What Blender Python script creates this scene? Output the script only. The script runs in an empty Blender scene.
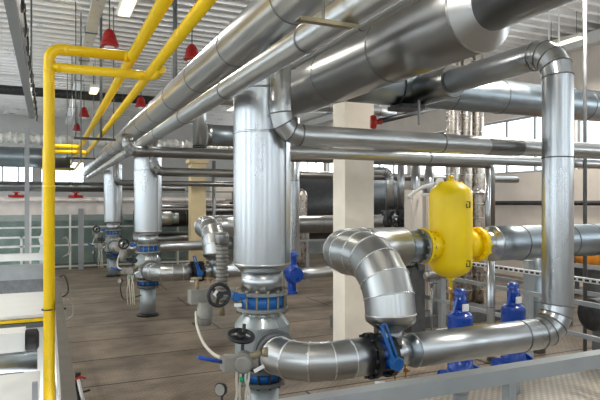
import bpy, math, random
from mathutils import Vector, Matrix
random.seed(7)
C = bpy.context.scene.collection
sc = bpy.context.scene
PI = math.pi
CAMH = 2.4
YAW = math.radians(24.2)
cF = Vector((math.sin(YAW), math.cos(YAW), 0)); cR = Vector((math.cos(YAW), -math.sin(YAW), 0))
F = 561.0
def V(x, y, h): return Vector((x, y, CAMH + h))          # h is height above eye level
def P(u, v, d):                                          # point seen at (u, v) at distance d
    p = cF * d + cR * ((u - 300) / F * d); return Vector((p.x, p.y, CAMH + (203 - v) / F * d))

# ------------------------------------------------------------------ materials
def nt(name):
    m = bpy.data.materials.new(name); m.use_nodes = True
    n = m.node_tree.nodes; return m, n, m.node_tree.links, n['Principled BSDF']
def plain(name, col, rough=.5, metal=0, var=.12, scale=6, bump=0, stretch=None, rvar=.12, coat=0):
    m, n, l, b = nt(name)
    b.inputs['Metallic'].default_value = metal
    if coat: b.inputs['Coat Weight'].default_value = coat
    tc = n.new('ShaderNodeTexCoord'); mp = n.new('ShaderNodeMapping'); l.new(tc.outputs['Object'], mp.inputs[0])
    if stretch: mp.inputs['Scale'].default_value = stretch
    nz = n.new('ShaderNodeTexNoise'); nz.inputs['Scale'].default_value = scale; nz.inputs['Detail'].default_value = 5
    l.new(mp.outputs[0], nz.inputs['Vector'])
    cr = n.new('ShaderNodeValToRGB'); l.new(nz.outputs[0], cr.inputs[0])
    cr.color_ramp.elements[0].position = .3; cr.color_ramp.elements[1].position = .7
    cr.color_ramp.elements[0].color = tuple(c * (1 - var) for c in col) + (1,)
    cr.color_ramp.elements[1].color = tuple(min(1, c * (1 + var)) for c in col) + (1,)
    l.new(cr.outputs[0], b.inputs['Base Color'])
    mr = n.new('ShaderNodeMapRange'); l.new(nz.outputs[0], mr.inputs[0])
    mr.inputs[1].default_value = .3; mr.inputs[2].default_value = .7
    mr.inputs[3].default_value = max(.03, rough - rvar * rough * 2); mr.inputs[4].default_value = min(1, rough + rvar * rough * 2)
    l.new(mr.outputs[0], b.inputs['Roughness'])
    if bump:
        bp = n.new('ShaderNodeBump'); bp.inputs['Strength'].default_value = bump; bp.inputs['Distance'].default_value = .01
        l.new(nz.outputs[0], bp.inputs['Height']); l.new(bp.outputs[0], b.inputs['Normal'])
    return m
M = {}
M['jacket'] = plain('aluminium_jacket', (.53, .54, .54), .33, 1, .04, 3, 0, rvar=.07)
M['jacketv'] = plain('galvanised_jacket', (.50, .52, .54), .30, 1, .04, 3, 0, (1, 1, .25), rvar=.06)
M['jacketd'] = plain('reflection_dark_jacket', (.30, .30, .295), .30, 1, .03, 3, 0, rvar=.02)  # same jacket metal toned darker, its dark reflections put into the colour
M['jacketb'] = plain('bluish_galvanised_jacket', (.34, .39, .43), .36, 1, .08, 5, 0, rvar=.1)
M['bead'] = plain('seam_bead', (.22, .22, .22), .4, 1, .1)
M['beadl'] = plain('bright_seam_bead', (.8, .8, .8), .3, 1, .05)
M['yellow'] = plain('yellow_gas_paint', (.95, .62, .002), .38, 0, .04, 7, 0)
M['yellowv'] = plain('yellow_vessel_paint', (1, .70, .0), .38, 0, .02, 4, 0)
M['blue'] = plain('blue_enamel', (.004, .055, .36), .30, 0, .12, 8, coat=.3)
M['bluel'] = plain('light_blue_enamel', (.008, .12, .40), .35, 0, .15, 12)
M['grey'] = plain('grey_steel_paint', (.33, .35, .36), .5, 0, .06, 5)
M['greyd'] = plain('grey_metal_dark', (.15, .155, .16), .45, .3, .2, 8)
M['greym'] = plain('mid_grey_steel', (.30, .32, .33), .5, .1, .1, 5)
M['galvpaint'] = plain('dull_galvanised_steel', (.40, .44, .45), .45, .6, .06, 6, 0)
M['flange'] = plain('flange_steel', (.33, .35, .36), .4, .7, .2, 10)
M['cast'] = plain('cast_grey', (.30, .285, .26), .55, .2, .12, 12, .1)
M['black'] = plain('black_rubber', (.015, .015, .016), .45, 0, .2)
M['iron'] = plain('dark_iron', (.05, .05, .052), .4, .6, .3, 10)
M['cream'] = plain('cream_paint_concrete', (.93, .86, .75), .8, 0, .05, 3, .1)
M['tan'] = plain('tan_paint_concrete', (.70, .57, .34), .8, 0, .08, 3, .1)
M['wall'] = plain('beige_wall_panel', (.80, .72, .65), .8, 0, .06, 2, .05)
M['wallb'] = plain('grey_wall_panel', (.60, .58, .56), .8, 0, .06, 2, .05)
M['white'] = plain('white_enamel', (.80, .80, .78), .4, 0, .04, 4)
M['pinkwhite'] = plain('off_white_fascia', (.74, .68, .65), .6, 0, .08, 4)
M['red'] = plain('red_enamel', (.42, .012, .010), .35, 0, .15, 7)
M['orange'] = plain('orange_enamel', (.75, .27, .02), .4, 0, .1, 6)
M['foil'] = plain('foil_lagging', (.50, .45, .40), .28, 1, .18, 12, .25, (1, 1, .6), rvar=.1)
M['rag'] = plain('frayed_foil_lagging', (.80, .76, .72), .5, .3, .3, 30, 1)
M['brass'] = plain('brass', (.65, .42, .14), .35, 1, .15, 20)
M['tanmetal'] = plain('tan_primer_steel', (.30, .25, .16), .5, .2, .15, 9)
M['hose'] = plain('cream_hose', (.70, .66, .56), .5, 0, .06, 20)
M['label'] = plain('paper_tag', (.85, .85, .83), .6, 0, .03)
M['lamp'] = plain('lamp_casing', (.78, .77, .70), .4, 0, .05)
M['deck'] = plain('galvanised_deck', (.85, .83, .81), .33, .75, .10, 1.5, 0, (1, 5, 1))
M['tray'] = plain('galvanised_tray', (.72, .72, .70), .35, .5, .08)
M['tile'] = plain('lower_floor_concrete', (.34, .33, .31), .8, 0, .2, 3)
M['innergreen'] = plain('grey_green_wall', (.40, .44, .43), .7, 0, .3, 1.5)
M['green'] = plain('green_tape', (.02, .45, .22), .5)

def floor_mat():
    m, n, l, b = nt('steel_plate_floor')
    tc = n.new('ShaderNodeTexCoord')
    nz = n.new('ShaderNodeTexNoise'); nz.inputs['Scale'].default_value = 1.3; nz.inputs['Detail'].default_value = 8; nz.inputs['Roughness'].default_value = .65
    mp = n.new('ShaderNodeMapping'); mp.inputs['Scale'].default_value = (.8, 1.1, 1); l.new(tc.outputs['Object'], mp.inputs[0]); l.new(mp.outputs[0], nz.inputs['Vector'])
    cr = n.new('ShaderNodeValToRGB'); l.new(nz.outputs[0], cr.inputs[0])
    e = cr.color_ramp.elements; e[0].position = .3; e[0].color = (.11, .085, .065, 1); e[1].position = .72; e[1].color = (.36, .29, .22, 1)
    br = n.new('ShaderNodeTexBrick'); br.inputs['Scale'].default_value = 1; br.inputs['Brick Width'].default_value = 6; br.inputs['Row Height'].default_value = 1.3
    br.inputs['Mortar Size'].default_value = .02; br.inputs['Mortar Smooth'].default_value = .1; br.inputs['Color1'].default_value = (1, 1, 1, 1); br.inputs['Color2'].default_value = (.78, .78, .78, 1)
    br.inputs['Mortar'].default_value = (.12, .1, .09, 1); l.new(tc.outputs['Object'], br.inputs['Vector'])
    mx = n.new('ShaderNodeMix'); mx.data_type = 'RGBA'; mx.blend_type = 'MULTIPLY'; mx.inputs[0].default_value = 1
    l.new(cr.outputs[0], mx.inputs[6]); l.new(br.outputs[0], mx.inputs[7])
    # checker-plate tread
    rot = n.new('ShaderNodeMapping'); rot.inputs['Rotation'].default_value = (0, 0, PI / 4); rot.inputs['Scale'].default_value = (14, 14, 14); l.new(tc.outputs['Object'], rot.inputs[0])
    ck = n.new('ShaderNodeTexVoronoi'); ck.inputs['Scale'].default_value = 1; ck.inputs['Randomness'].default_value = 0; l.new(rot.outputs[0], ck.inputs['Vector'])
    cr2 = n.new('ShaderNodeValToRGB'); l.new(ck.outputs[0], cr2.inputs[0])
    e2 = cr2.color_ramp.elements; e2[0].position = .2; e2[0].color = (1.5, 1.5, 1.5, 1); e2[1].position = .42; e2[1].color = (.9, .9, .9, 1)
    mx2 = n.new('ShaderNodeMix'); mx2.data_type = 'RGBA'; mx2.blend_type = 'MULTIPLY'; mx2.inputs[0].default_value = .4
    l.new(mx.outputs[2], mx2.inputs[6]); l.new(cr2.outputs[0], mx2.inputs[7]); l.new(mx2.outputs[2], b.inputs['Base Color'])
    bp = n.new('ShaderNodeBump'); bp.inputs['Strength'].default_value = .25; bp.inputs['Distance'].default_value = .004; l.new(cr2.outputs[0], bp.inputs['Height']); l.new(bp.outputs[0], b.inputs['Normal'])
    b.inputs['Roughness'].default_value = .5; b.inputs['Specular IOR Level'].default_value = .35
    return m
M['railbrown'] = plain('brownish_grey_rail_paint', (.13, .115, .095), .85, 0, .06, 5)
M['floor'] = floor_mat()
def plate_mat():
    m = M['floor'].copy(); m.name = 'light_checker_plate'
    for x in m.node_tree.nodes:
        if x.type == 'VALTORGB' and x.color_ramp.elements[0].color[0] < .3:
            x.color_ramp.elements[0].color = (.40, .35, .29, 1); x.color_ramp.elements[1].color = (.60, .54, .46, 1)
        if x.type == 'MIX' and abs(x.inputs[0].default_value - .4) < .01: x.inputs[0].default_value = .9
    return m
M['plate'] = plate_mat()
def emis(name, col, s):
    m, n, l, b = nt(name); b.inputs['Base Color'].default_value = (*col, 1)
    b.inputs['Emission Color'].default_value = (*col, 1); b.inputs['Emission Strength'].default_value = s; return m
M['tube'] = emis('lamp_diffuser', (1, .90, .66), 1.1)
def glass_mat(name, tint, fac):
    m, n, l, b = nt(name); n.remove(b)
    t = n.new('ShaderNodeBsdfTransparent'); t.inputs[0].default_value = (*tint, 1)
    g = n.new('ShaderNodeBsdfGlossy'); g.inputs['Roughness'].default_value = .05
    mx = n.new('ShaderNodeMixShader'); mx.inputs[0].default_value = .05; l.new(t.outputs[0], mx.inputs[1]); l.new(g.outputs[0], mx.inputs[2])
    l.new(mx.outputs[0], n['Material Output'].inputs[0]); return m
M['glass'] = glass_mat('window_glass', (.95, .97, .97), .1)
M['glassg'] = glass_mat('greenish_partition_glass', (.80, .86, .84), .1)

# ------------------------------------------------------------------ mesh building
class MB:
    def __init__(s): s.v = []; s.f = []; s.sm = []; s.mi = []
    def face(s, idx, sm=False, mi=0): s.f.append(idx); s.sm.append(sm); s.mi.append(mi)
    def box(s, a, b, mi=0):
        x0, y0, z0 = a; x1, y1, z1 = b; k = len(s.v)
        s.v += [Vector(q) for q in ((x0, y0, z0), (x1, y0, z0), (x1, y1, z0), (x0, y1, z0), (x0, y0, z1), (x1, y0, z1), (x1, y1, z1), (x0, y1, z1))]
        for q in ((0, 3, 2, 1), (4, 5, 6, 7), (0, 1, 5, 4), (1, 2, 6, 5), (2, 3, 7, 6), (3, 0, 4, 7)): s.face([k + i for i in q], False, mi)
        return s
    def bar(s, p, q, w, t, up=Vector((0, 0, 1)), mi=0):
        p = Vector(p); q = Vector(q); d = (q - p).normalized(); a = d.cross(up)
        if a.length < 1e-4: a = d.cross(Vector((1, 0, 0)))
        a.normalize(); b = a.cross(d).normalized(); k = len(s.v)
        for c in (p, q):
            for i, j in ((-1, -1), (1, -1), (1, 1), (-1, 1)): s.v.append(c + a * (i * w / 2) + b * (j * t / 2))
        for f in ((0, 1, 2, 3), (7, 6, 5, 4), (0, 4, 5, 1), (1, 5, 6, 2), (2, 6, 7, 3), (3, 7, 4, 0)): s.face([k + i for i in f], False, mi)
        return s
    def ring(s, c, e1, e2, r, n, shear=None):
        k = len(s.v)
        for i in range(n):
            a = 2 * PI * i / n; o = e1 * (math.cos(a) * r) + e2 * (math.sin(a) * r)
            if shear is not None:
                d, nn = shear; o = o - d * (o.dot(nn) / d.dot(nn))
            s.v.append(c + o)
        return k
    def band(s, k1, k2, n, sm=True, mi=0):
        for i in range(n):
            j = (i + 1) % n; s.face([k1 + i, k1 + j, k2 + j, k2 + i], sm, mi)
    def cap(s, k, n, flip=False, mi=0):
        idx = [k + i for i in range(n)]; s.face(idx[::-1] if not flip else idx, False, mi)
    def lathe(s, o, d, prof, n=32, mi=0, cap=True, sharp=True):   # prof: (along, radius[, smooth_next])
        o = Vector(o); d = Vector(d).normalized(); e1 = d.orthogonal().normalized(); e2 = d.cross(e1)
        prev = None; first = None
        for i in range(len(prof) - 1):
            (t0, r0), (t1, r1) = prof[i][:2], prof[i + 1][:2]
            if sharp or prev is None: a = s.ring(o + d * t0, e1, e2, max(r0, 1e-4), n)
            else: a = prev
            b = s.ring(o + d * t1, e1, e2, max(r1, 1e-4), n)
            s.band(a, b, n, True, mi); prev = b
            if first is None: first = a
        if cap:
            if prof[0][1] > 1e-3: s.cap(first, n, False, mi)
            if prof[-1][1] > 1e-3: s.cap(prev, n, True, mi)
        return s
    def tube(s, pts, r, n=10, mi=0, cap=True):               # smooth swept tube
        pts = [Vector(p) for p in pts]; prev = None; e1 = None
        for i, p in enumerate(pts):
            d = (pts[min(i + 1, len(pts) - 1)] - pts[max(i - 1, 0)]).normalized()
            if e1 is None: e1 = d.orthogonal().normalized()
            else:
                e1 = e1 - d * e1.dot(d)
                e1 = e1.normalized() if e1.length > 1e-5 else d.orthogonal().normalized()
            k = s.ring(p, e1, d.cross(e1), r, n)
            if prev is not None: s.band(prev, k, n, True, mi)
            elif cap: s.cap(k, n, False, mi)
            prev = k
        if cap: s.cap(prev, n, True, mi)
        return s
    def build(s, name, m, parent=None, mats=None):
        me = bpy.data.meshes.new(name); org = Vector((0, 0, 0))
        if parent is not None: org = parent.location.copy()
        else:
            lo = Vector([min(v[i] for v in s.v) for i in range(3)]); hi = Vector([max(v[i] for v in s.v) for i in range(3)])
            org = Vector(((lo.x + hi.x) / 2, (lo.y + hi.y) / 2, lo.z))
            if name in ('floor', 'ceiling'): org = Vector((0, 0, 0))
        if parent is not None and parent.parent is not None: org = parent.parent.location + parent.location
        me.from_pydata([tuple(v - org) for v in s.v], [], s.f)
        for mm in [m] + (mats or []): me.materials.append(mm)
        me.polygons.foreach_set('use_smooth', s.sm); me.polygons.foreach_set('material_index', s.mi); me.update()
        o = bpy.data.objects.new(name, me); C.objects.link(o)
        if parent is not None: o.parent = parent
        else: o.location = org
        return o

def fillet(pts, bends, nseg):
    """polyline with rounded corners; returns (point, is_corner_ring) list"""
    pts = [Vector(p) for p in pts]; out = [(pts[0], 0)]
    for i in range(1, len(pts) - 1):
        a, b, c = pts[i - 1], pts[i], pts[i + 1]; d1 = (b - a).normalized(); d2 = (c - b).normalized()
        ang = d1.angle(d2)
        if isinstance(bends, (list, tuple)): bend, nseg = bends[i - 1]
        else: bend = bends
        if ang < .02: out.append((b, 1)); continue
        t = bend * math.tan(ang / 2); ax = d1.cross(d2).normalized(); cen = b - d1 * t + ax.cross(d1) * bend
        # mitred segments: points on the outside polygon of the arc
        st = b - d1 * t - cen
        for k in range(nseg + 1):
            R = Matrix.Rotation(ang * k / nseg, 3, ax); out.append((cen + R @ st, 1))
    out.append((pts[-1], 0)); return out

def jpipe(mb, pts, r, bend=.3, nseg=4, pitch=1.0, n=40, bead=True, seg_smooth=False, caps=True, beadmi=1, straight_bead=1):
    """insulated pipe: sheet-metal sections with seam beads; lobster-back elbows"""
    st = fillet(pts, bend, nseg)
    full = [st[0]]
    for a, b in zip(st, st[1:]):
        L = (b[0] - a[0]).length; k = int(L // pitch) if pitch and L > pitch * 1.3 else 1
        for j in range(1, k): full.append((a[0].lerp(b[0], j / k), 2))
        full.append(b)
    N = len(full); d0 = (full[1][0] - full[0][0]).normalized(); e1 = d0.orthogonal().normalized()
    if abs(d0.z) < .9: e1 = Vector((0, 0, 1)).cross(d0).normalized()
    frames = []; d_prev = d0
    for i in range(N - 1):
        d = (full[i + 1][0] - full[i][0]).normalized()
        q = d_prev.rotation_difference(d); e1 = (q @ e1).normalized(); e1 = (e1 - d * e1.dot(d)).normalized()
        frames.append((d, e1.copy(), d.cross(e1))); d_prev = d
    prev = None
    for i in range(N - 1):
        d, a1, a2 = frames[i]
        n0 = (frames[i - 1][0] + d).normalized() if i else d
        n1 = (frames[i + 1][0] + d).normalized() if i < N - 2 else d
        if seg_smooth and prev is not None and not (full[i][1] == 2): k0 = prev
        else: k0 = mb.ring(full[i][0], a1, a2, r, n, (d, n0))
        k1 = mb.ring(full[i + 1][0], a1, a2, r, n, (d, n1))
        mb.band(k0, k1, n); prev = k1
        if i == 0 and caps: mb.cap(k0, n)
        if i == N - 2 and caps: mb.cap(k1, n, True)
        if bead and i > 0:
            w = .007; rb = r + .006; c = full[i][0]
            ks = [mb.ring(c - d * w, a1, a2, r, n, (d, n0)), mb.ring(c - d * w, a1, a2, rb, n, (d, n0)),
                  mb.ring(c + d * w, a1, a2, rb, n, (d, n0)), mb.ring(c + d * w, a1, a2, r, n, (d, n0))]
            for x, y in zip(ks, ks[1:]): mb.band(x, y, n, True, beadmi)
    return mb

def tag(o, label=None, cat=None, group=None, kind=None):
    if label: o['label'] = label
    if cat: o['category'] = cat
    if group: o['group'] = group
    if kind: o['kind'] = kind
    return o
def thing(name, loc, label, cat, group=None):
    o = bpy.data.objects.new(name, None); C.objects.link(o); o.location = Vector(loc); o.empty_display_size = .1
    return tag(o, label, cat, group)
def kids(o): return [c for c in ALL_KIDS.get(o.name, [])]
def copy_tree(o, off=Vector((0, 0, 0)), label=None, group=None, parent=None, only=None):
    c = o.copy(); C.objects.link(c)
    if parent is None: c.location = o.location + off
    else: c.parent = parent
    if label: c['label'] = label
    if group: c['group'] = group
    for ch in list(o.children): copy_tree(ch, parent=c)
    return c
def struct(mb, name, m, mats=None):
    o = mb.build(name, m, None, mats); o['kind'] = 'structure'; return o
def torus(mb, c, axis, R, r, n=32, m=10, mi=0):
    axis = Vector(axis).normalized(); e1 = axis.orthogonal().normalized(); e2 = axis.cross(e1)
    base = len(mb.v)
    for i in range(n):
        a = 2 * PI * i / n; rad = e1 * math.cos(a) + e2 * math.sin(a)
        for j in range(m):
            b = 2 * PI * j / m; mb.v.append(Vector(c) + rad * (R + r * math.cos(b)) + axis * (r * math.sin(b)))
    for i in range(n):
        for j in range(m):
            mb.face([base + i * m + j, base + ((i + 1) % n) * m + j, base + ((i + 1) % n) * m + (j + 1) % m, base + i * m + (j + 1) % m], True, mi)
    return mb
def curve(pts, n=8):                                          # Catmull-Rom through points
    pts = [Vector(p) for p in pts]; q = [pts[0] * 2 - pts[1]] + pts + [pts[-1] * 2 - pts[-2]]; out = []
    for i in range(1, len(q) - 2):
        for k in range(n):
            t = k / n; a, b, c, d = q[i - 1:i + 3]
            out.append(.5 * ((2 * b) + (c - a) * t + (2 * a - 5 * b + 4 * c - d) * t * t + (3 * b - a - 3 * c + d) * t ** 3))
    return out + [pts[-1]]
X_ = Vector((1, 0, 0)); Y_ = Vector((0, 1, 0)); Z_ = Vector((0, 0, 1))
def bolts(parent, c, d, R, length, n, m, r=.012, off=0, name='bolt', head=True):
    """bolts round a flange, each a part"""
    d = Vector(d).normalized(); e1 = d.orthogonal().normalized(); e2 = d.cross(e1)
    for i in range(n):
        a = 2 * PI * (i + .5) / n + off; p = Vector(c) + e1 * (R * math.cos(a)) + e2 * (R * math.sin(a)); b = MB()
        prof = [(-length / 2, r), (length / 2, r)]
        if head: prof = [(-length / 2 - r * 1.6, r * 1.7), (-length / 2, r * 1.7), (-length / 2, r), (length / 2, r), (length / 2, r * 1.7), (length / 2 + r * 1.6, r * 1.7)]
        b.lathe(p, d, prof, 6); b.build(name, m, parent)
def hand_wheel(mb, c, axis, R, r, spokes=3):
    torus(mb, c, axis, R, r, 36, 8); axis = Vector(axis).normalized(); e1 = axis.orthogonal().normalized(); e2 = axis.cross(e1)
    mb.lathe(Vector(c) - axis * r * 1.6, axis, [(0, r * 2), (r * 3.2, r * 2)], 14)
    for k in range(spokes):
        a = 2 * PI * k / spokes + .5; mb.bar(c, Vector(c) + (e1 * math.cos(a) + e2 * math.sin(a)) * R, r * 1.8, r * 1.0, axis)
    return mb

# ------------------------------------------------------------------ camera
cam = bpy.data.objects.new('camera', bpy.data.cameras.new('camera')); C.objects.link(cam)
cam.location = (0, 0, CAMH); cam.rotation_euler = (PI / 2, 0, -YAW)
cam.data.sensor_width = 36; cam.data.lens = 36 * F / 600; cam.data.shift_y = 3 / 600; cam.data.clip_end = 200; cam.data.clip_start = .05
sc.camera = cam

# ------------------------------------------------------------------ setting
XL, XR, YF, YB, HC = -9.0, 14.0, -5.0, 34.0, 4.75
b = MB(); b.box((.2, YF, -.25), (XR, 22.0, 0)); b.box((.2, 22.0, -.25), (XR, YB, 0)); struct(b, 'floor', M['floor'])
b = MB(); b.box((XL, YF, -2.7), (.2, YB, -2.5)); tag(struct(b, 'floor_lower', M['tile']))
# corrugated roof deck, ribs across
b = MB(); y = YF; pitch = .46; dp = .15; zt = CAMH + HC
prof = [(0, 0), (.15, 0), (.19, dp), (.42, dp), (.46, 0)]
while y < YB:
    for (a0, z0), (a1, z1) in zip(prof, prof[1:]):
        k = len(b.v); b.v += [Vector((XL, y + a0, zt + z0)), Vector((XR, y + a0, zt + z0)), Vector((XR, y + a1, zt + z1)), Vector((XL, y + a1, zt + z1))]
        b.face([k, k + 1, k + 2, k + 3])
    y += pitch
b.box((XL, YF, zt + .16), (XR, YB + .3, zt + .2)); struct(b, 'ceiling', M['deck'])
def wall_x(name, x, th, y0, y1, z0, z1, openings, m):
    """wall across X=x with openings [(y0,y1,z0,z1)] sharing one z band"""
    b = MB(); xa, xb = min(x, x + th), max(x, x + th)
    oz0, oz1 = openings[0][2], openings[0][3]
    b.box((xa, y0, z0), (xb, y1, oz0)); b.box((xa, y0, oz1), (xb, y1, z1)); cur = y0
    for o in openings:
        if o[0] > cur: b.box((xa, cur, oz0), (xb, o[0], oz1))
        cur = o[1]
    if cur < y1: b.box((xa, cur, oz0), (xb, y1, oz1))
    return struct(b, name, m)
def wall_y(name, yv, th, x0, x1, z0, z1, openings, m):
    b = MB(); ya, yb = min(yv, yv + th), max(yv, yv + th); oz0, oz1 = openings[0][2], openings[0][3]
    b.box((x0, ya, z0), (x1, yb, oz0)); b.box((x0, ya, oz1), (x1, yb, z1)); cur = x0
    for o in openings:
        if o[0] > cur: b.box((cur, ya, oz0), (o[0], yb, oz1))
        cur = o[1]
    if cur < x1: b.box((cur, ya, oz0), (x1, yb, oz1))
    return struct(b, name, m)
WZ0, WZ1 = CAMH + .97, CAMH + 2.8
op_r = [(YF + 1 + 4.0 * i, YF + 1 + 4.0 * i + 3.6, WZ0, WZ1) for i in range(9)]
wall_x('wall_right', XR, .3, YF, YB, -.25, zt + .2, op_r, M['wall'])
op_b = [(XL + .8 + 2.6 * i, XL + .8 + 2.6 * i + 2.3, CAMH + 1.1, CAMH + 2.35) for i in range(4)]
wall_y('wall_back', YB, .3, XL, XR + .3, -2.7, zt + .2, op_b, M['wallb'])
op_l_added = [(YF + 1 + 4.8 * i, YF + 1 + 4.8 * i + 2.9, 1.5, zt - .9) for i in range(8)]  # unseen windows added, spaced to give striped highlights on the pipe jackets
wall_x('wall_left', XL, -.3, YF, YB, -2.7, zt + .2, op_l_added, M['wallb'])
op_f_added = [(XL + 1 + 3.6 * i, XL + 1 + 3.6 * i + 1.7, 1.9, zt - .7) for i in range(6)]  # narrow windows added behind the camera to stripe the metal reflections
wall_y('wall_front', YF, -.3, XL - .3, XR + .3, -2.7, zt + .2, op_f_added, M['wallb'])
nw = [0]
def window(p0, p1, axis):
    """frame + glass in an opening; p0,p1 opposite corners"""
    nw[0] += 1; (x0, y0, z0), (x1, y1, z1) = p0, p1; f = MB(); w = .07
    horiz = (lambda a0, a1, c0, c1: f.box((x0, a0, c0), (x1, a1, c1))) if axis == 'y' else (lambda a0, a1, c0, c1: f.box((a0, y0, c0), (a1, y1, c1)))
    lo, hi = (y0, y1) if axis == 'y' else (x0, x1)
    horiz(lo, hi, z0, z0 + w); horiz(lo, hi, z1 - w, z1)
    nm = 3
    for i in range(nm + 1):
        c = lo + (hi - lo) * i / nm; c = min(max(c, lo + w / 2), hi - w / 2); horiz(c - w / 2, c + w / 2, z0 + w, z1 - w)
    o = struct(f, 'window_%d' % nw[0], M['grey'])
    g = MB()
    if axis == 'y': xm = (x0 + x1) / 2; g.box((xm - .01, lo + .02, z0 + .02), (xm + .01, hi - .02, z1 - .02))
    else: ym = (y0 + y1) / 2; g.box((lo + .02, ym - .01, z0 + .02), (hi - .02, ym + .01, z1 - .02))
    g.build('window_glass', M['glass'], o)
def portal(loc, rot, sx, sy):
    L = bpy.data.lights.new('daylight_opening', 'AREA'); L.shape = 'RECTANGLE'; L.size = sx; L.size_y = sy; L.cycles.is_portal = True
    o = bpy.data.objects.new('daylight_opening', L); o.location = loc; o.rotation_euler = rot; C.objects.link(o)
for o in op_r:
    window((XR + .1, o[0], o[2]), (XR + .18, o[1], o[3]), 'y')
for o in op_b: window((o[0], YB + .1, o[2]), (o[1], YB + .18, o[3]), 'x')
for o in op_l_added: window((XL - .18, o[0], o[2]), (XL - .1, o[1], o[3]), 'y')
for o in op_f_added: window((o[0], YF - .18, o[2]), (o[1], YF - .1, o[3]), 'x')
portal((XR + .25, 14.5, (WZ0 + WZ1) / 2), (0, PI / 2, 0), WZ1 - WZ0, 40)      # local -Z faces -X
portal((XL - .25, 14.5, (1.5 + zt - .9) / 2), (0, -PI / 2, 0), zt - .9 - 1.5, 40)
portal((-3.1, YB + .25, CAMH + 1.72), (-PI / 2, 0, 0), 10.6, 1.3)
portal((2.5, YF - .25, (1.9 + zt - .7) / 2), (PI / 2, 0, 0), 24, zt - .7 - 1.9)
b = MB(); b.box((XR - .35, YF + .1, CAMH + HC - .35), (XR - .05, YB - .1, CAMH + HC - .02)); struct(b, 'trim_1', M['white'])
# partition of greenish glass at the far edge of the floor, with an off-white fascia over it
b = MB(); b.box((XL, 21.9, CAMH - .42), (6.5, 22.05, CAMH + .22)); struct(b, 'trim_2', M['pinkwhite'])

# ------------------------------------------------------------------ columns
def column(x, y, w, d, label, m):
    b = MB(); h1 = 2.35 if y < 10 else 1.5
    b.box((x, y, 0), (x + w, y + d, CAMH + h1 - .0)); b.box((x - .08, y - .06, CAMH + h1 - .12), (x + w + .08, y + d + .06, CAMH + h1))
    o = b.build('concrete_column', m); tag(o, label, 'column', 'concrete columns in a row'); return o
column(4.445, 8.09, .55, .42, 'cream painted concrete column behind the big insulated elbow', M['cream'])
column(4.50, 19.15, .52, .42, 'tan painted concrete column in the distance, left of the front riser', M['tan'])

# ------------------------------------------------------------------ long overhead pipes running into the depth
def long_pipe(name, x, h, r, y0, y1, label, m, group=None, pitch=1.4, n=40, beadm=None, ybend=None, phase=0):
    b = MB(); jpipe(b, [V(x, y0, h), V(x, y1, h)], r, pitch=pitch, n=n, beadmi=1)
    o = b.build(name, m, None, [beadm or M['bead']]); tag(o, label, 'pipe', group); return o
XA, HA, RA = 1.85, 1.69, .215
XBp, HB, RB = 1.485, 1.035, .088
HX = 1.95
tA = long_pipe('insulated_pipe', XA, HA, RA, -2, 33.9, 'large silver overhead pipe running back beside the yellow gas pipes', M['jacket'], pitch=1.55)
tB = long_pipe('insulated_pipe', XBp, HB, RB, -2, 24, 'slimmer silver overhead pipe just below the large one', M['jacket'], pitch=1.7)
# the wide duct with reducer (C)
t = thing('insulated_duct', V(3.47, 5, 1.69), 'widest dark silver duct overhead, stepping down through a bright cone', 'duct')
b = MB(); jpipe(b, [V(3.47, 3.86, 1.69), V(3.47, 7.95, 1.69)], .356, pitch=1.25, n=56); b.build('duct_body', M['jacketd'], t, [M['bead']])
b = MB(); b.lathe(V(3.47, 3.60, 1.69), Y_, [(.12, .218), (.13, .226), (.25, .362), (.28, .364)], 56); b.build('reducing_cone', M['jacket'], t)
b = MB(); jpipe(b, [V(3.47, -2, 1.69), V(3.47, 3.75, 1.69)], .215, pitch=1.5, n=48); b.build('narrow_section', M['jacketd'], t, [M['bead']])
# transverse duct F
t = thing('insulated_duct', V(8, 7.15, 1.74), 'blue-grey duct crossing behind the tall riser under the ceiling', 'duct')
b = MB(); jpipe(b, [V(3.80, 7.15, 1.75), V(13.9, 7.15, 1.79)], .275, pitch=.95, n=48); b.build('duct_body', M['jacketb'], t, [M['bead']])
b = MB(); b.lathe(V(3.80, 7.15, 1.75), X_, [(-.03, .31), (.12, .285)], 40); b.build('collar', M['jacket'], t)

# ------------------------------------------------------------------ the header station (front one); copied for the two behind
CP = []           # (object, label template, copies wanted)
WHO = ['of the front riser', 'of the middle riser', 'of the farthest riser']
def st(o, tmpl, copies=(1, 2)): o['label'] = tmpl.format(WHO[0]); CP.append((o, tmpl, copies)); return o
HY = 5.26
base = lambda h, x=HX, y=HY: V(x, y, h)
# riser with thick jacket
t = st(thing('insulated_riser', base(-.99), None, 'pipe', 'thick silver risers'), 'thick silver insulated vertical sleeve {}')
b = MB(); k = M['jacketv']
b.lathe(base(0), Z_, [(-.60, .285), (.68, .285)], 64, cap=False); b.lathe(base(0), Z_, [(.68, .285), (.685, .292), (.695, .292), (.70, .285), (1.10, .285), (1.11, .291), (1.12, .285), (1.25, .285), (1.26, .28), (1.29, .1)], 64)
s = b.build('sleeve', M['jacketv'], t)
b = MB(); b.bar(base(-.59) + Vector((.15, -.244, 0)), base(.67) + Vector((.15, -.244, 0)), .012, .012, Y_); b.build('seam_strip', M['bead'], s)
b = MB(); b.lathe(base(0), Z_, [(-.68, .205), (-.61, .284), (-.60, .289), (-.585, .289)], 64); b.build('tapered_end', M['jacket'], t)
b = MB(); b.lathe(base(0), Z_, [(-.87, .208), (-.68, .206)], 48); b.build('bare_pipe', M['jacketv'], t)
b = MB(); b.lathe(V(2.0, HY, 0), Z_, [(1.27, .06), (1.53, .06)], 20); b.build('connecting_neck', M['jacket'], t)
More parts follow.
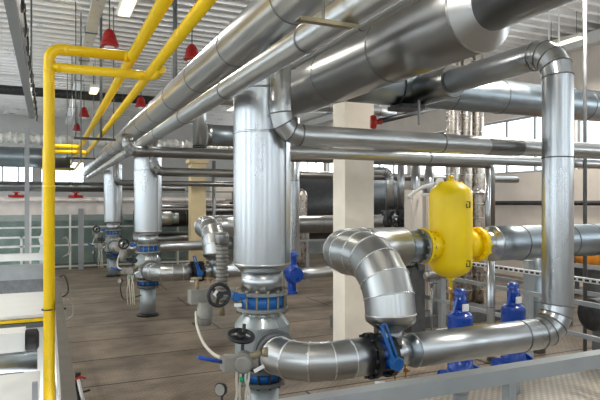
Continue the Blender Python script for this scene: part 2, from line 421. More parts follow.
# upper butterfly valve with gearbox and hand wheel
t = st(thing('butterfly_valve', base(-1.06), None, 'valve', 'upper butterfly valves'), 'blue-ringed butterfly valve with dark hand wheel {}')
b = MB(); b.lathe(base(0), Z_, [(-1.03, .225), (-.91, .225)], 48); b.build('valve_body', M['bluel'], t)
for z in (-.905, -1.06):
    b = MB(); b.lathe(base(0), Z_, [(z, .25), (z + .006, .256), (z + .03, .256), (z + .036, .25)], 48); b.build('flange', M['flange'], t)
bolts(t, base(-.967), Z_, .24, .21, 14, M['tanmetal'], .010)
gb = P(236, 297, 5.18)
b = MB(); b.lathe(gb - Y_ * .05, Y_, [(0, .03), (.02, .042), (.18, .042)], 20); b.lathe(gb + Vector((.02, -.0, 0)), X_, [(-.05, .03), (.07, .03)], 16); b.build('gearbox', M['bluel'], t)
hw = P(219, 295, 5.08); ax = Vector((.05, -1, .05)).normalized()
b = MB(); hand_wheel(b, hw, ax, .098, .017); w = b.build('hand_wheel', M['black'], t)
b = MB(); b.bar(hw + ax * .02 - Vector((.05, 0, -.03)), hw + ax * .02 - Vector((-.0, 0, .01)), .05, .004, ax); b.build('maker_plate', M['label'], w)
b = MB(); b.tube([hw, gb - Y_ * .02], .014, 10); b.build('shaft', M['flange'], t)
b = MB(); tg = P(238, 305, 5.02); b.bar(tg - cR * .035, tg + cR * .035, .03, .004, cF); b.build('paper_tag', M['label'], t)
# tee body
t = st(thing('header_tee', base(-1.9), None, 'pipe fitting', 'cone-topped header tees'), 'dull silver tee body with conical shoulders {}')
b = MB(); b.lathe(base(0), Z_, [(-1.62, .175), (-1.56, .268), (-1.20, .272), (-1.10, .20), (-1.06, .195)], 64); s = b.build('body', M['galvpaint'], t)
b = MB(); b.lathe(V(HX, HY - .14, -1.40), -Y_, [(0, .16), (.22, .16)], 40); b.build('branch_neck', M['galvpaint'], t)
b = MB()
for i in range(3):
    a = -1.9 + i * .55; c = Vector((math.cos(a), math.sin(a), 0)); b.bar(base(-1.195) + c * .277, base(-1.105) + c * .207, .014, .008, Z_)
b.build('shoulder_seam', M['beadl'], s)
b = MB(); b.lathe(V(HX, HY - .32, -1.40), -Y_, [(0, .16), (.0, .205), (.035, .205), (.035, .16)], 40); b.build('branch_flange', M['greyd'], t)
# lower butterfly valve and bare pipe down to the floor
t = st(thing('butterfly_valve', base(-2.0), None, 'valve', 'lower butterfly valves'), 'small blue butterfly valve between dark flanges at the foot {}')
b = MB(); b.lathe(base(0), Z_, [(-1.74, .19), (-1.66, .19)], 40); b.build('valve_body', M['bluel'], t)
for z in (-1.655, -1.785):
    b = MB(); b.lathe(base(0), Z_, [(z, .16), (z, .225), (z + .035, .225), (z + .035, .16)], 40); b.build('flange', M['greyd'], t)
bolts(t, base(-1.70), Z_, .21, .17, 12, M['iron'], .010)
t = st(thing('floor_standpipe', base(-2.4), None, 'pipe', 'pipe feet'), 'short galvanised pipe standing on the floor at the base {}')
b = MB(); b.lathe(base(0), Z_, [(-2.4, .165), (-1.785, .165)], 40); b.build('pipe', M['galvpaint'], t)
b = MB(); b.lathe(base(0), Z_, [(-2.4, .23), (-2.37, .23), (-2.34, .17)], 40); b.build('floor_collar', M['iron'], t)
# branch elbow (E2)
EY = 4.48; HL = -1.417
t = st(thing('insulated_elbow', V(2.2, EY, HL), None, 'pipe fitting', 'segmented branch elbows'), 'segmented silver elbow bending right out of the tee {}')
b = MB(); jpipe(b, [V(HX, 4.86, HL), V(HX, EY, HL), V(2.70, EY, HL)], .172, bend=.36, nseg=3, pitch=.16, n=48, beadmi=1)
b.build('jacket', M['jacket'], t, [M['beadl']])
b = MB(); torus(b, V(HX, 4.885, HL), Y_, .178, .022, 40, 8); b.build('clamp_ring', M['greyd'], t)
# lever valve (butterfly) on the branch
t = st(thing('lever_valve', V(2.86, EY, HL - .2), None, 'valve', 'blue lever valves'), 'black-flanged valve with a long blue lever on the branch {}')
for x0 in (2.705, 2.875):
    b = MB(); b.lathe(V(x0, EY, HL), X_, [(0, .14), (0, .212), (.05, .212), (.05, .14)], 40); b.build('flange', M['black'], t)
b = MB(); b.lathe(V(2.755, EY, HL), X_, [(0, .165), (.12, .165)], 36); b.build('valve_body', M['blue'], t)
bolts(t, V(2.815, EY, HL), X_, .19, .25, 12, M['iron'], .011)
gl = P(395, 363, 4.96)
b = MB(); b.lathe(gl, -Y_, [(-.12, .03), (0, .045), (.0, .062), (.05, .062), (.06, .05)], 24); b.build('gear_housing', M['bluel'], t)
e0 = gl + Vector((-.03, -.045, .0)); e1 = P(381, 326, 4.92)
b = MB(); b.bar(e0, e1, .02, .03, Y_); b.bar(e0 + Vector((.045, 0, 0)), e1 + Vector((.045, 0, .01)), .018, .026, Y_); b.bar(e1, e1 + Vector((.045, 0, .01)), .02, .02, Y_); b.build('lever', M['bluel'], t)
b = MB(); tg = P(380, 383, 4.9); b.bar(tg - cR * .045, tg + cR * .045, .035, .004, cF); b.build('paper_tag', M['label'], t)
# short stub with drain cocks
t = st(thing('pipe_stub', V(3.05, EY, HL - .1), None, 'pipe', 'valve stubs'), 'narrow silver spool right beside the blue lever valve {}')
b = MB(); b.lathe(V(2.925, EY, HL), X_, [(0, .128), (.20, .128)], 36); b.build('spool', M['jacketv'], t)
for xx, cm in ((2.98, 'brass'), (3.10, 'brass')):
    b = MB(); b.lathe(V(xx, EY - .03, HL - .11), -Z_, [(0, .012), (.05, .012), (.05, .022), (.08, .022), (.08, .01), (.13, .01)], 12); q = b.build('drain_cock', M[cm], t)
    b = MB(); b.bar(V(xx - .035, EY - .05, HL - .175), V(xx + .035, EY - .05, HL - .175), .012, .008); b.build('handle', M['red'], q)
# big swan-neck elbow over the spool (E)
YE, HE = 5.66, -.53
t = st(thing('insulated_elbow', V(2.99, EY, HL + .2), None, 'pipe fitting', 'swan neck elbows'), 'large segmented silver swan-neck elbow above the lever valve {}')
b = MB(); jpipe(b, [V(2.95, EY, -1.10), V(2.95, EY, HE), V(2.95, YE, HE), V(3.90, YE, HE)], .238, bend=[(.52, 5), (.42, 3)], nseg=4, pitch=.6, n=56, beadmi=1)
b.build('jacket', M['jacket'], t, [M['beadl']])
b = MB(); b.lathe(V(2.95, EY, -1.19), Z_, [(0, .13), (.075, .232), (.095, .238), (.10, .236)], 48); b.build('tapered_end', M['jacketd'], t)
b = MB(); b.lathe(V(2.95, EY, -1.32), Z_, [(0, .11), (.14, .11)], 32); b.build('bare_pipe', M['flange'], t)
b = MB(); b.lathe(V(3.89, YE, HE), X_, [(0, .238), (.02, .236), (.08, .185), (.27, .185)], 48); b.build('reducer', M['jacketb'], t)
# outlet pipe: along, up the tall riser and over (front) ; copies shorter
def outlet(yo, xv, hl, htop, full, label):
    t = thing('insulated_pipe', V(3.2, EY + yo, HL), label, 'pipe', 'outlet pipes of the header stations')
    b = MB(); b.lathe(V(3.11, EY + yo, HL), X_, [(0, .128), (.08, .164), (.09, .166), (.10, .165)], 48); b.build('reducer', M['jacketb'], t)
    b = MB()
    pts = [V(3.21, EY + yo, HL), V(4.59, EY + yo, HL), V(xv, EY + yo, HL), V(xv, EY + yo, .50), V(xv, EY + yo, htop)]
    if full: pts.append(V(xv, 6.3, htop))
    jpipe(b, pts, .163, bend=.30, nseg=4, pitch=2.2, n=48, beadmi=1)
    b.build('jacket', M['jacketv'], t, [M['bead']])
    if full:
        b = MB(); b.lathe(V(xv, 6.22, htop), Y_, [(0, .168), (.0, .22), (.06, .225), (.70, .225)], 48); b.build('wider_collar', M['jacketd'], t)
    return t
o_front = outlet(0, 5.13, HL, 1.69, True, 'long silver outlet pipe sweeping right then up the tallest riser')
outlet(7, 4.97, HL, 1.9, False, 'silver outlet pipe rising behind the front riser, left of the cream column')
# branch T1: drop from the slim overhead pipe then right
t = thing('insulated_pipe', V(2.0, 4.86, .6), 'silver drop pipe beside the front riser turning right across the picture', 'pipe', 'crossing pipes')
b = MB(); jpipe(b, [V(1.99, 4.87, 1.55), V(1.99, 4.87, .645), V(13.8, 4.87, .645)], .100, bend=.2, nseg=3, pitch=1.6, n=40); b.build('jacket', M['jacket'], t, [M['bead']])
for dy, lb in ((7.0, 'thin pipe dropping beside the middle riser and crossing right'), (14.0, 'thin pipe dropping beside the farthest riser and crossing right')):
    t = thing('insulated_pipe', V(2.0, 4.86 + dy, .6), lb, 'pipe', 'crossing pipes')
    b = MB(); jpipe(b, [V(2.0, 4.86 + dy, 1.55), V(2.0, 4.86 + dy, .65), V(12 if dy < 10 else 7.9, 4.86 + dy, .65)], .092, bend=.2, nseg=3, pitch=2, n=28); b.build('jacket', M['jacketd'], t, [M['bead']])
s_ = [o for o in C.objects if o.get('label') == 'silver drop pipe beside the front riser turning right across the picture'][0]
b = MB(); b.lathe(V(4.47, 4.87, .645), X_, [(0, .1), (0, .104), (.49, .104), (.49, .1)], 40); b.build('dark_sleeve', M['jacketd'], s_)
# second crossing pipe
t = thing('insulated_pipe', V(3, 6.5, .667), 'slim silver pipe crossing directly under the wider crossing pipe', 'pipe', 'crossing pipes')
b = MB(); jpipe(b, [V(2.55, 6.5, 1.2), V(2.55, 6.5, .645), V(13.8, 6.5, .645)], .074, bend=.15, nseg=3, pitch=2.2, n=28); b.build('jacket', M['jacket'], t, [M['bead']])
# dark crossing pipe T2
t = thing('insulated_pipe', V(3, 11.55, 1.04), 'dark polished pipe with elbow crossing in front of the middle riser', 'pipe', 'crossing pipes')
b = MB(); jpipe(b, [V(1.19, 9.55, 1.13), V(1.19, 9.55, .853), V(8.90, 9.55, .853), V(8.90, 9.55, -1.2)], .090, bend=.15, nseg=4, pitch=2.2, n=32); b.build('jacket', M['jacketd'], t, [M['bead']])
t = thing('insulated_pipe', V(10.5, 11.3, -1), 'bright vertical pipe right of the yellow vessel, beside a darker twin', 'pipe')
b = MB(); jpipe(b, [V(8.68, 9.4, .74), V(8.68, 9.4, -1.2)], .06, pitch=1, n=24); b.build('jacket', M['jacketv'], t, [M['bead']])
# ------------------------------------------------------------------ actuator group of the front station
t = st(thing('valve_actuator', P(240, 368, 4.75), None, 'actuator', 'grey electric actuators'), 'grey round electric actuator with blue handle and white hoses {}')
a0 = P(243, 364, 4.70)
b = MB(); b.lathe(a0, -cF, [(-.16, .05), (-.12, .085), (0, .085), (.0, .072), (.03, .07), (.04, .055)], 32); b.build('round_housing', M['cast'], t)
b = MB(); b.lathe(a0 + cF * .08, -cR, [(-.12, .05), (.06, .05), (.06, .062), (.17, .062)], 20); b.box(a0 + Vector((-.16, 0, -.055)), a0 + Vector((-.03, .14, .055))); b.build('side_housing', M['cast'], t)
b = MB(); h0 = P(222, 362, 4.72); h1 = P(198, 357, 4.62); b.tube([h0, h1], .017, 12); b.build('blue_handle', M['blue'], t)
wc = P(241, 336, 4.85)
b = MB(); hand_wheel(b, wc, (0.05, -.30, 1), .105, .02); b.build('hand_wheel', M['black'], t)
b = MB(); b.tube([wc + Vector((.03, 0, .10)), wc - Vector((-.02, -.02, .1)), a0 + Vector((.03, .1, .05))], .016, 10); b.build('stem', M['iron'], t)
b = MB(); bx_ = P(262, 352, 4.72); b.tube([a0 + Vector((.02, .06, .02)), bx_], .03, 12); b.lathe(bx_, cR, [(0, .028), (.02, .04), (.05, .04)], 12); b.build('pipe_fitting', M['tanmetal'], t)
b = MB(); tg = P(259, 369, 4.62); b.bar(tg - cR * .04 - Z_ * .02, tg + cR * .04 + Z_ * .025, .03, .004, cF); b.build('paper_tag', M['label'], t)
b = MB(); g0 = P(241.5, 377, 4.68); b.lathe(g0, -Z_, [(0, .016), (.04, .016)], 12); b.build('green_tape', M['green'], t)
for i, (ua, ub) in enumerate(((237, 234), (241, 241), (246, 250), (249, 246))):
    b = MB(); b.tube(curve([P(ua, 371, 4.72), P(ua - .5, 380, 4.7), P((ua + ub) / 2 + 1.5 * (-1) ** i, 393, 4.7), P(ub, 412, 4.72), P(ub, 440, 4.8)]), .011, 8); b.build('white_hose', M['hose'], t)
t = st(thing('junction_actuator', P(201, 310, 5.9), None, 'actuator', 'grey box actuators'), 'pale grey box actuator with drooping hose, left {}')
q = P(200, 298, 5.9)
b = MB(); b.box(q + Vector((-.11, -.07, -.05)), q + Vector((.12, .09, .09))); b.build('box_housing', M['cast'], t)
b = MB(); b.lathe(P(205, 302, 5.85), -Z_, [(0, .085), (.16, .085), (.17, .07), (.24, .062)], 24); b.build('motor_housing', M['cast'], t)
b = MB(); b.tube(curve([P(196, 312, 5.9), P(197, 326, 5.6), P(203, 342, 5.2), P(212, 353, 4.9), P(221, 358, 4.8)]), .014, 8); b.build('hose', M['hose'], t)
b = MB(); b.tube([P(197, 290, 5.92), P(197, 280, 5.95)], .02, 10); b.tube([P(191, 279, 5.95), P(202, 278, 5.95)], .016, 10); b.build('top_lever', M['tanmetal'], t)
t = st(thing('pressure_gauge', P(222, 390, 4.6), None, 'gauge', 'round pressure gauges'), 'small round dial gauge low beside the foot {}')
g = P(222, 389, 4.6); nrm = (Vector((-.75, -.65, .1))).normalized()
b = MB(); b.lathe(g, nrm, [(0, .052), (.03, .055), (.034, .05)], 28); b.build('case', M['black'], t)
b = MB(); b.lathe(g + nrm * .034, nrm, [(0, .046), (.002, .046)], 24); b.build('dial', M['cast'], t)
b = MB(); b.tube(curve([g - Z_ * .05, g - Z_ * .2, g - Z_ * .4 + Vector((.1, .2, 0)), base(-1.95) - Vector((.14, .05, 0))]), .010, 8); b.build('stem', M['iron'], t)
# ribbed hose cover next to the front station's left
t = thing('ribbed_bellows', P(221, 290, 6.2), 'light grey ribbed vertical bellows pipe beside the dark hand wheel', 'pipe')
b = MB(); prof = []
zz = 0
L = (P(221, 243, 6.2) - P(221, 300, 6.2)).length
nrib = 15
for i in range(nrib): prof += [(L * i / nrib, .058), (L * (i + .45) / nrib, .073), (L * (i + .9) / nrib, .058)]
b.lathe(P(222, 292, 6.2) - Z_ * .09, Z_, prof, 28); b.build('bellows', M['cast'], t)
b = MB(); b.lathe(P(222, 292, 6.2) + Z_ * (L - .1), Z_, [(0, .078), (.10, .078), (.13, .06)], 28); b.build('top_cap', M['jacketv'], t)
b = MB(); b.lathe(P(222, 292, 6.2) - Z_ * .10, -Z_, [(0, .03), (.16, .03)], 16); b.build('tip', M['tanmetal'], t)


# ------------------------------------------------------------------ yellow separator
xs = 4.62; rs = .268
t = thing('separator_vessel', V(xs, YE, -.95), 'bright yellow vertical separator tank with flanged side nozzles', 'tank')
b = MB(); pr = []
for i in range(9): a = PI / 2 * i / 8; pr.append((-.74 - .20 * math.cos(a), rs * math.sin(a)))
for i in range(9): a = PI / 2 * i / 8; pr.append((.08 + .20 * math.sin(a), rs * math.cos(a)))
b.lathe(V(xs, YE, 0), Z_, pr, 56, sharp=False); body = b.build('vessel_body', M['yellowv'], t)
for hh in (.0, -.72):
    b = MB(); c = V(xs, YE, hh - .02) + Vector((.055, -.265, 0)); tq = Vector((.98, .2, 0)); b.tube([c - tq * .03 + Z_ * .035, c + tq * .03 + Z_ * .035, c + tq * .03 - Z_ * .035, c - tq * .03 - Z_ * .035, c - tq * .03 + Z_ * .01], .007, 6); b.build('name_bracket', M['iron'], body)
for s_ in (-1, 1):
    b = MB(); b.lathe(V(xs + s_ * .22, YE, HE), X_ * s_, [(0, .17), (.19, .17)], 40); b.build('nozzle', M['yellowv'], t)
    b = MB(); b.lathe(V(xs + s_ * .40, YE, HE), X_ * s_, [(0, .16), (0, .222), (.035, .222), (.035, .16)], 48); fl = b.build('nozzle_flange', M['yellowv'], t)
    b = MB(); b.lathe(V(xs + s_ * .438, YE, HE), X_ * s_, [(0, .15), (0, .21), (.035, .21), (.035, .15)], 40); b.build('counter_flange', M['flange'] if s_ < 0 else M['yellowv'], t)
    bolts(t, V(xs + s_ * .437, YE, HE), X_, .198, .085, 12, M['tanmetal'] if s_ < 0 else M['yellowv'], .011)
for dx, dy in ((-.17, -.02), (.16, -.02)):
    b = MB(); torus(b, V(xs + dx, YE + dy, .235), Y_, .028, .008, 16, 6); b.build('lifting_lug', M['yellowv'], t)
b = MB(); b.lathe(V(xs, YE, .27), Z_, [(0, .05), (.025, .05), (.025, .02), (.06, .02)], 20); b.lathe(V(xs, YE, .33), X_, [(-.03, .02), (.03, .02)], 10); b.build('top_vent', M['yellowv'], t)
b = MB(); b.lathe(V(xs, YE, -.93), -Z_, [(0, .05), (.03, .05), (.03, .022), (.12, .022)], 16); b.build('drain_nozzle', M['yellowv'], t)
b = MB(); b.lathe(V(xs, YE, -1.05), -Z_, [(0, .03), (.04, .03), (.04, .018), (.12, .018), (.12, .028), (.17, .028), (.17, .012), (.3, .012)], 14); b.lathe(V(xs, YE - .03, -1.12), -Y_, [(0, .014), (.03, .014)], 10); dv = b.build('drain_valve', M['brass'], t)
b = MB(); b.bar(V(xs - .05, YE - .07, -1.12), V(xs + .03, YE - .07, -1.12), .014, .008); b.build('handle', M['red'], dv)
# pipe out of separator
t = thing('insulated_pipe', V(5.5, YE, HE), 'blue-grey banded pipe leading right from the yellow vessel', 'pipe')
b = MB(); b.lathe(V(5.09, YE, HE), X_, [(0, .165), (.14, .165), (.19, .228), (.21, .232)], 48); b.build('reducer', M['jacketv'], t)
b = MB(); jpipe(b, [V(5.30, YE, HE), V(8.9, YE, HE), V(8.9, YE, -2.38)], .228, bend=.4, nseg=4, pitch=.42, n=48); b.build('jacket', M['jacketb'], t, [M['bead']])
t = thing('insulated_pipe', V(5.5, 12.6, HE), 'dark silver pipe seen between the front riser and cream column', 'pipe')
b = MB(); jpipe(b, [V(4.42, 12.66, HE), V(9.0, 12.66, HE)], .22, bend=.4, nseg=4, pitch=.8, n=40); b.build('jacket', M['jacketd'], t, [M['bead']])
# ------------------------------------------------------------------ blue pumps
def pump(x, y, lb):
    t = thing('vertical_pump', V(x, y, -2.4), lb, 'pump', 'blue vertical inline pumps')
    b = MB(); b.lathe(V(x, y, 0), Z_, [(-1.80, .142), (-1.78, .146), (-1.33, .146), (-1.30, .135), (-1.27, .09), (-1.24, .08)], 36); b.build('motor_housing', M['blue'], t)
    b = MB(); b.lathe(V(x, y, 0), Z_, [(-1.27, .075), (-1.12, .075), (-1.10, .065), (-1.08, .055), (-1.07, .055), (-1.07, .075), (-1.03, .07), (-1.0, .045)], 28)
    for s_ in (-1, 1): b.bar(V(x + s_ * .10, y - .02, -1.28), V(x + s_ * .045, y - .02, -1.10), .04, .03, Y_)
    b.build('bearing_bracket', M['blue'], t)
    b = MB(); b.box(V(x - .035, y - .10, -1.25), V(x + .045, y - .078, -1.17)); b.build('name_plate', M['label'], t)
    b = MB(); b.lathe(V(x, y, 0), Z_, [(-2.15, .09), (-2.13, .19), (-2.09, .20), (-2.0, .17), (-1.95, .15), (-1.80, .142)], 36)
    for s_ in (-1, 1): b.lathe(V(x, y, -2.05), X_ * s_, [(0, .08), (.22, .08), (.22, .125), (.25, .125)], 24)
    b.build('pump_casing', M['blue'], t)
    b = MB(); b.lathe(V(x, y, 0), Z_, [(-2.22, .10), (-2.15, .10), (-2.15, .12), (-2.12, .12)], 28); b.lathe(V(x, y, 0), Z_, [(-2.40, .085), (-2.2, .085)], 24); b.build('pedestal', M['grey'], t)
pump(4.40, 5.22, 'blue vertical pump directly below the yellow vessel'); pump(5.35, 5.35, 'blue vertical pump right of the one below the yellow vessel')
# blue check valve behind the front riser
t = thing('check_valve', V(4.93, 11.3, -1.9), 'dark blue flanged valve seen just right of the front riser', 'valve')
b = MB(); b.lathe(V(4.80, 11.1, 0), Z_, [(-1.95, .05), (-1.95, .13), (-1.90, .13), (-1.90, .09), (-1.72, .09), (-1.62, .16), (-1.45, .17), (-1.33, .10), (-1.15, .10), (-1.15, .13), (-1.05, .13)], 28); b.lathe(V(4.80, 11.1, -1.53), -Y_, [(0, .12), (.2, .12), (.2, .16), (.24, .16)], 24); b.build('valve_body', M['blue'], t)

t = thing('insulated_pipe', V(5.1, 11.15, -1.53), 'low silver pipe leading right from the dark blue check valve', 'pipe')
b = MB(); jpipe(b, [V(5.0, 11.1, -1.53), V(6.9, 11.1, -1.53)], .12, pitch=1, n=28); b.build('jacket', M['jacket'], t, [M['bead']])
t = thing('insulated_duct', V(8, 14.15, 1.75), 'blue-grey duct end seen between the front and middle risers', 'duct')
b = MB(); jpipe(b, [V(3.75, 14.15, 1.75), V(13.9, 14.15, 1.75)], .275, pitch=.95, n=40); b.build('duct_body', M['jacketb'], t, [M['bead']])
b = MB(); b.lathe(V(3.70, 14.15, 1.75), X_, [(0, .2), (0, .29), (.1, .285)], 36); b.build('collar', M['jacketd'], t)
t = thing('insulated_pipe', V(3.4, 13.6, 1.34), 'short vertical silver pipe ending just left of the front riser', 'pipe')
b = MB(); jpipe(b, [V(3.38, 13.5, 1.36), V(3.38, 13.5, 2.6), V(9.0, 13.5, 2.6)], .165, pitch=.5, n=32); b.build('jacket', M['jacket'], t, [M['bead']])
b = MB(); b.lathe(V(3.38, 13.5, 1.33), Z_, [(0, .12), (.02, .172), (.06, .172)], 32); b.build('end_cap', M['iron'], t)
b = MB(); b.lathe(V(5.40, 19.5, 0), Z_, [(-2.39, .07), (1.5, .07)], 16); o = b.build('vertical_pipe', M['flange']); tag(o, 'slim grey vertical pipe immediately right of the tan column', 'pipe')
t = thing('thin_pipe', V(2.75, 3, 1.7), 'thin silver pipe squeezed between the slim pipe and the widest duct', 'pipe')
b = MB(); jpipe(b, [V(2.75, -2, 1.70), V(2.75, 8.0, 1.70)], .047, pitch=1.5, n=20); b.build('jacket', M['jacket'], t, [M['bead']])
# ------------------------------------------------------------------ copies of the stations
GR = {}
for o, tm, cps in CP:
    for k in cps: copy_tree(o, Vector((.24 if k == 1 and 'swan' in tm else 0, 7.0 * k, 0)), tm.format(WHO[k]))
t = thing('insulated_pipe', V(3.2, EY + 14, HL), 'silver outlet pipe far back beside the farthest riser', 'pipe', 'outlet pipes of the header stations')
b = MB(); b.lathe(V(3.11, EY + 14, HL), X_, [(0, .128), (.10, .165), (2.6, .165)], 32); b.build('jacket', M['jacketv'], t)

# ------------------------------------------------------------------ yellow gas piping
YV = 7.4
def gas(name, pts, r, label, bend=.16, collars=()):
    t = thing(name, pts[0], label, 'gas pipe', 'yellow gas pipes')
    b = MB(); jpipe(b, pts, r, bend=bend, nseg=8, pitch=0, n=28, bead=False, seg_smooth=True); b.build('pipe', M['yellow'], t)
    for c, d in collars:
        b = MB(); b.lathe(c, d, [(-.02, r), (-.014, r + .006), (.014, r + .006), (.02, r)], 28, cap=False); b.build('weld_collar', M['yellow'], t)
    return t
HY1, HY2 = 1.865, 1.68; XY1, XY2 = .98, 1.205
gas('gas_pipe', [V(XY1, 1.5, HY1), V(XY1, 30, HY1)], .066, 'left yellow gas main running back under the ceiling', collars=[(V(XY1, y, HY1), Y_) for y in (4.5, 7.4, 12, 18)])
gas('gas_pipe', [V(XY2, 1.5, HY2), V(XY2, 30, HY2)], .060, 'right yellow gas main running back beside the large silver pipe', collars=[(V(XY2, y, HY2), Y_) for y in (5.6, 6.9, 11.5, 17)])
t = gas('gas_drop_pipe', [V(XY1, YV, HY1), V(.014, YV, HY1), V(.014, YV, -4.7)], .064, 'tall bright yellow gas pipe dropping down the left side', bend=.14, collars=[(V(.9, YV, HY1), X_), (V(.2, YV, HY1), X_), (V(.014, YV, 1.6), Z_), (V(.014, YV, .2), Z_)])
b = MB(); torus(b, V(0, YV, -1.28), Z_, .067, .008, 24, 6); b.bar(V(-.02, YV, -1.28), V(.20, YV - .02, -1.28), .02, .02); b.build('pipe_clamp', M['iron'], t)
gas('gas_branch_pipe', [V(XY2 + .06, YV - .45, HY2 - .04), V(XY2 + .06, YV, HY2 - .04), V(.02, YV, HY2 - .04)], .056, 'lower yellow branch joining the tall yellow drop pipe', bend=.1, collars=[(V(.12, YV, HY2 - .04), X_), (V(XY2 - .12, YV, HY2 - .04), X_)])
gas('gas_branch_pipe', [V(XY1, 20, HY1), V(-.1, 20, HY1), V(-.1, 20, -2)], .066, 'distant upper yellow branch behind the tall yellow drop pipe')
gas('gas_branch_pipe', [V(XY2 + .06, 20, HY2), V(-.1, 20, HY2)], .066, 'distant lower yellow branch behind the tall yellow drop pipe')
gas('gas_branch_pipe', [V(XY2, 29.9, HY2), V(-.3, 29.9, HY2)], .08, 'farthest yellow branch at the end of the gas mains')
# supports under the mains
t = thing('pipe_hanger', V(1.3, 14.2, 1.5), 'dark channel hanger under both yellow mains in the distance', 'hanger', 'channel hangers')
b = MB(); b.box(V(.55, 14.2, 1.50), V(1.5, 14.26, 1.56)); b.build('channel', M['iron'], t)
for x in (.6, 1.45):
    b = MB(); b.tube([V(x, 14.23, 1.5), V(x, 14.23, HC)], .012, 6); b.build('rod', M['greyd'], t)
c2 = copy_tree(t, Vector((.0, 6.4, 0)), 'dark channel hanger nearest the far yellow branches')
# bracket by the slim pipe
t = thing('support_bracket', V(1.3, 2.625, .9), 'tan angle bracket hung on a rod under the slimmer overhead pipe', 'bracket')
b = MB(); b.bar(V(1.166, 2.625, .945), V(1.50, 2.625, .945), .09, .006); b.bar(V(1.166, 2.582, .935), V(1.50, 2.582, .935), .006, .02); b.build('angle_plate', M['tanmetal'], t)
b = MB(); b.tube([V(1.32, 2.64, .945), V(1.32, 2.64, HC)], .009, 8); b.build('rod', M['flange'], t)

# ------------------------------------------------------------------ crane rail, cable, tray, lamps, bells
t = thing('steel_channel_beam', V(-.36, 6, 2.0), 'grey steel channel beam running back at the upper left', 'beam')
b = MB(); b.box(V(-.40, 1.0, 2.0), V(-.29, 14.8, 2.02)); b.build('lower_flange', M['greym'], t)
b = MB(); b.box(V(-.30, 1.0, 2.02), V(-.285, 14.8, 2.62)); b.build('web', M['iron'], t)
b = MB(); b.box(V(-.40, 1.0, 2.62), V(-.285, 14.8, 2.64)); b.build('upper_flange', M['grey'], t)
for yy in (4, 9, 14):
    b = MB(); b.tube([V(-.34, yy, 2.6), V(-.34, yy, HC)], .02, 6); b.build('hanger_rod', M['greyd'], t)
t = thing('festoon_cable', V(-.24, 6, 2.1), 'black looping festoon cable hanging along the channel beam', 'cable')
pts = []
y = 5.0; i = 0
while y < 14.5:
    pts += [V(-.235, y, 2.12), V(-.225, y + .12, 1.98), V(-.235, y + .3, 1.90), V(-.225, y + .48, 1.98), V(-.235, y + .6, 2.12)]; y += .9
b = MB(); b.tube(curve(pts, 5), .014, 6); b.build('cable', M['black'], t)
for k in range(11):
    b = MB(); b.box(V(-.275, 4.98 + .9 * k, 2.10), V(-.215, 5.05 + .9 * k, 2.16)); b.build('cable_clip', M['iron'], t)
t = thing('cable_tray', V(1.0, 15, 4.3), 'white covered cable tray running back under the corrugated ceiling', 'cable tray')
b = MB(); b.box(V(.86, 8, 4.28), V(1.12, 33, 4.42)); s = b.build('tray', M['tray'], t)
for k in range(8):
    b = MB(); b.box(V(.84, 9 + 3 * k, 4.26), V(1.14, 9.06 + 3 * k, 4.44)); b.build('joint_strap', M['greyd'], t)
def hanger(x, y, h0, lb, r=.016, m='greyd'):
    b = MB(); b.tube([V(x, y, h0), V(x, y, HC)], r, 8); o = b.build('hanger_rod', M[m]); tag(o, lb, 'rod', 'ceiling hanger rods'); return o
def at(u, d): p = cF * d + cR * ((u - 300) / F * d); return p.x, p.y
for u, d, h0, r, lb in ((101, 13, 1.5, .03, 'thick hanger rod crossing the yellow branches on the left'), (81, 14, 1.0, .014, 'thin hanger rod left of the white cable tray'), (175, 12, 2.5, .05, 'grey square hanger post left of the large silver pipe'), (72, 18, .5, .012, 'faint hanger rod beside the tall yellow pipe'), (549, 11, 2.9, .010, 'thin rod above the tallest riser elbow'), (559, 11, 2.6, .014, 'white rod right above the tallest riser elbow'), (585, 9.0, -2.38, .03, 'dark vertical post at the right edge of the view')):
    x, y = at(u, d); hanger(x, y, h0, lb, r, 'white' if u in (549, 559) else 'greyd')
def luminaire(x, y, h, lb, l=1.25, w=.30):
    t = thing('ceiling_lamp', V(x, y, h), lb, 'lamp', 'hanging batten lamps')
    b = MB(); b.box(V(x - w / 2, y - l / 2, h), V(x + w / 2, y + l / 2, h + .09)); b.build('casing', M['lamp'], t)
    b = MB(); b.box(V(x - w / 2 + .03, y - l / 2 + .04, h - .03), V(x + w / 2 - .03, y + l / 2 - .04, h + .001)); b.build('diffuser', M['tube'], t)
    for s_ in (-1, 1):
        b = MB(); b.tube([V(x, y + s_ * l * .35, h + .08), V(x, y + s_ * l * .35, HC)], .008, 6); b.build('chain', M['greyd'], t)
    return t
ql = P(127, 7, 10.8); l0 = luminaire(ql.x, ql.y, ql.z - CAMH, 'cream batten lamp hanging at the top between cable tray and yellow main', 1.1, .28)
for i, (x, y, h, lb) in enumerate(((1.36, 19.2, 3.62, 'batten lamp hanging in the distance above the far red bell'), (7.5, 6, 4.2, 'batten lamp over the wide duct'), (7.5, 14, 4.2, 'batten lamp over the middle of the hall'), (7.5, 24, 4.2, 'batten lamp at the back of the hall'), (12.0, 10.3, 4.1, 'cream batten lamp at the far right near the wall'), (1.4, 1.2, 4.2, 'batten lamp overhead near the viewpoint'), (-4, 8, 4.2, 'batten lamp over the lower left bay'))):
    copy_tree(l0, V(x, y, h) - ql, lb)
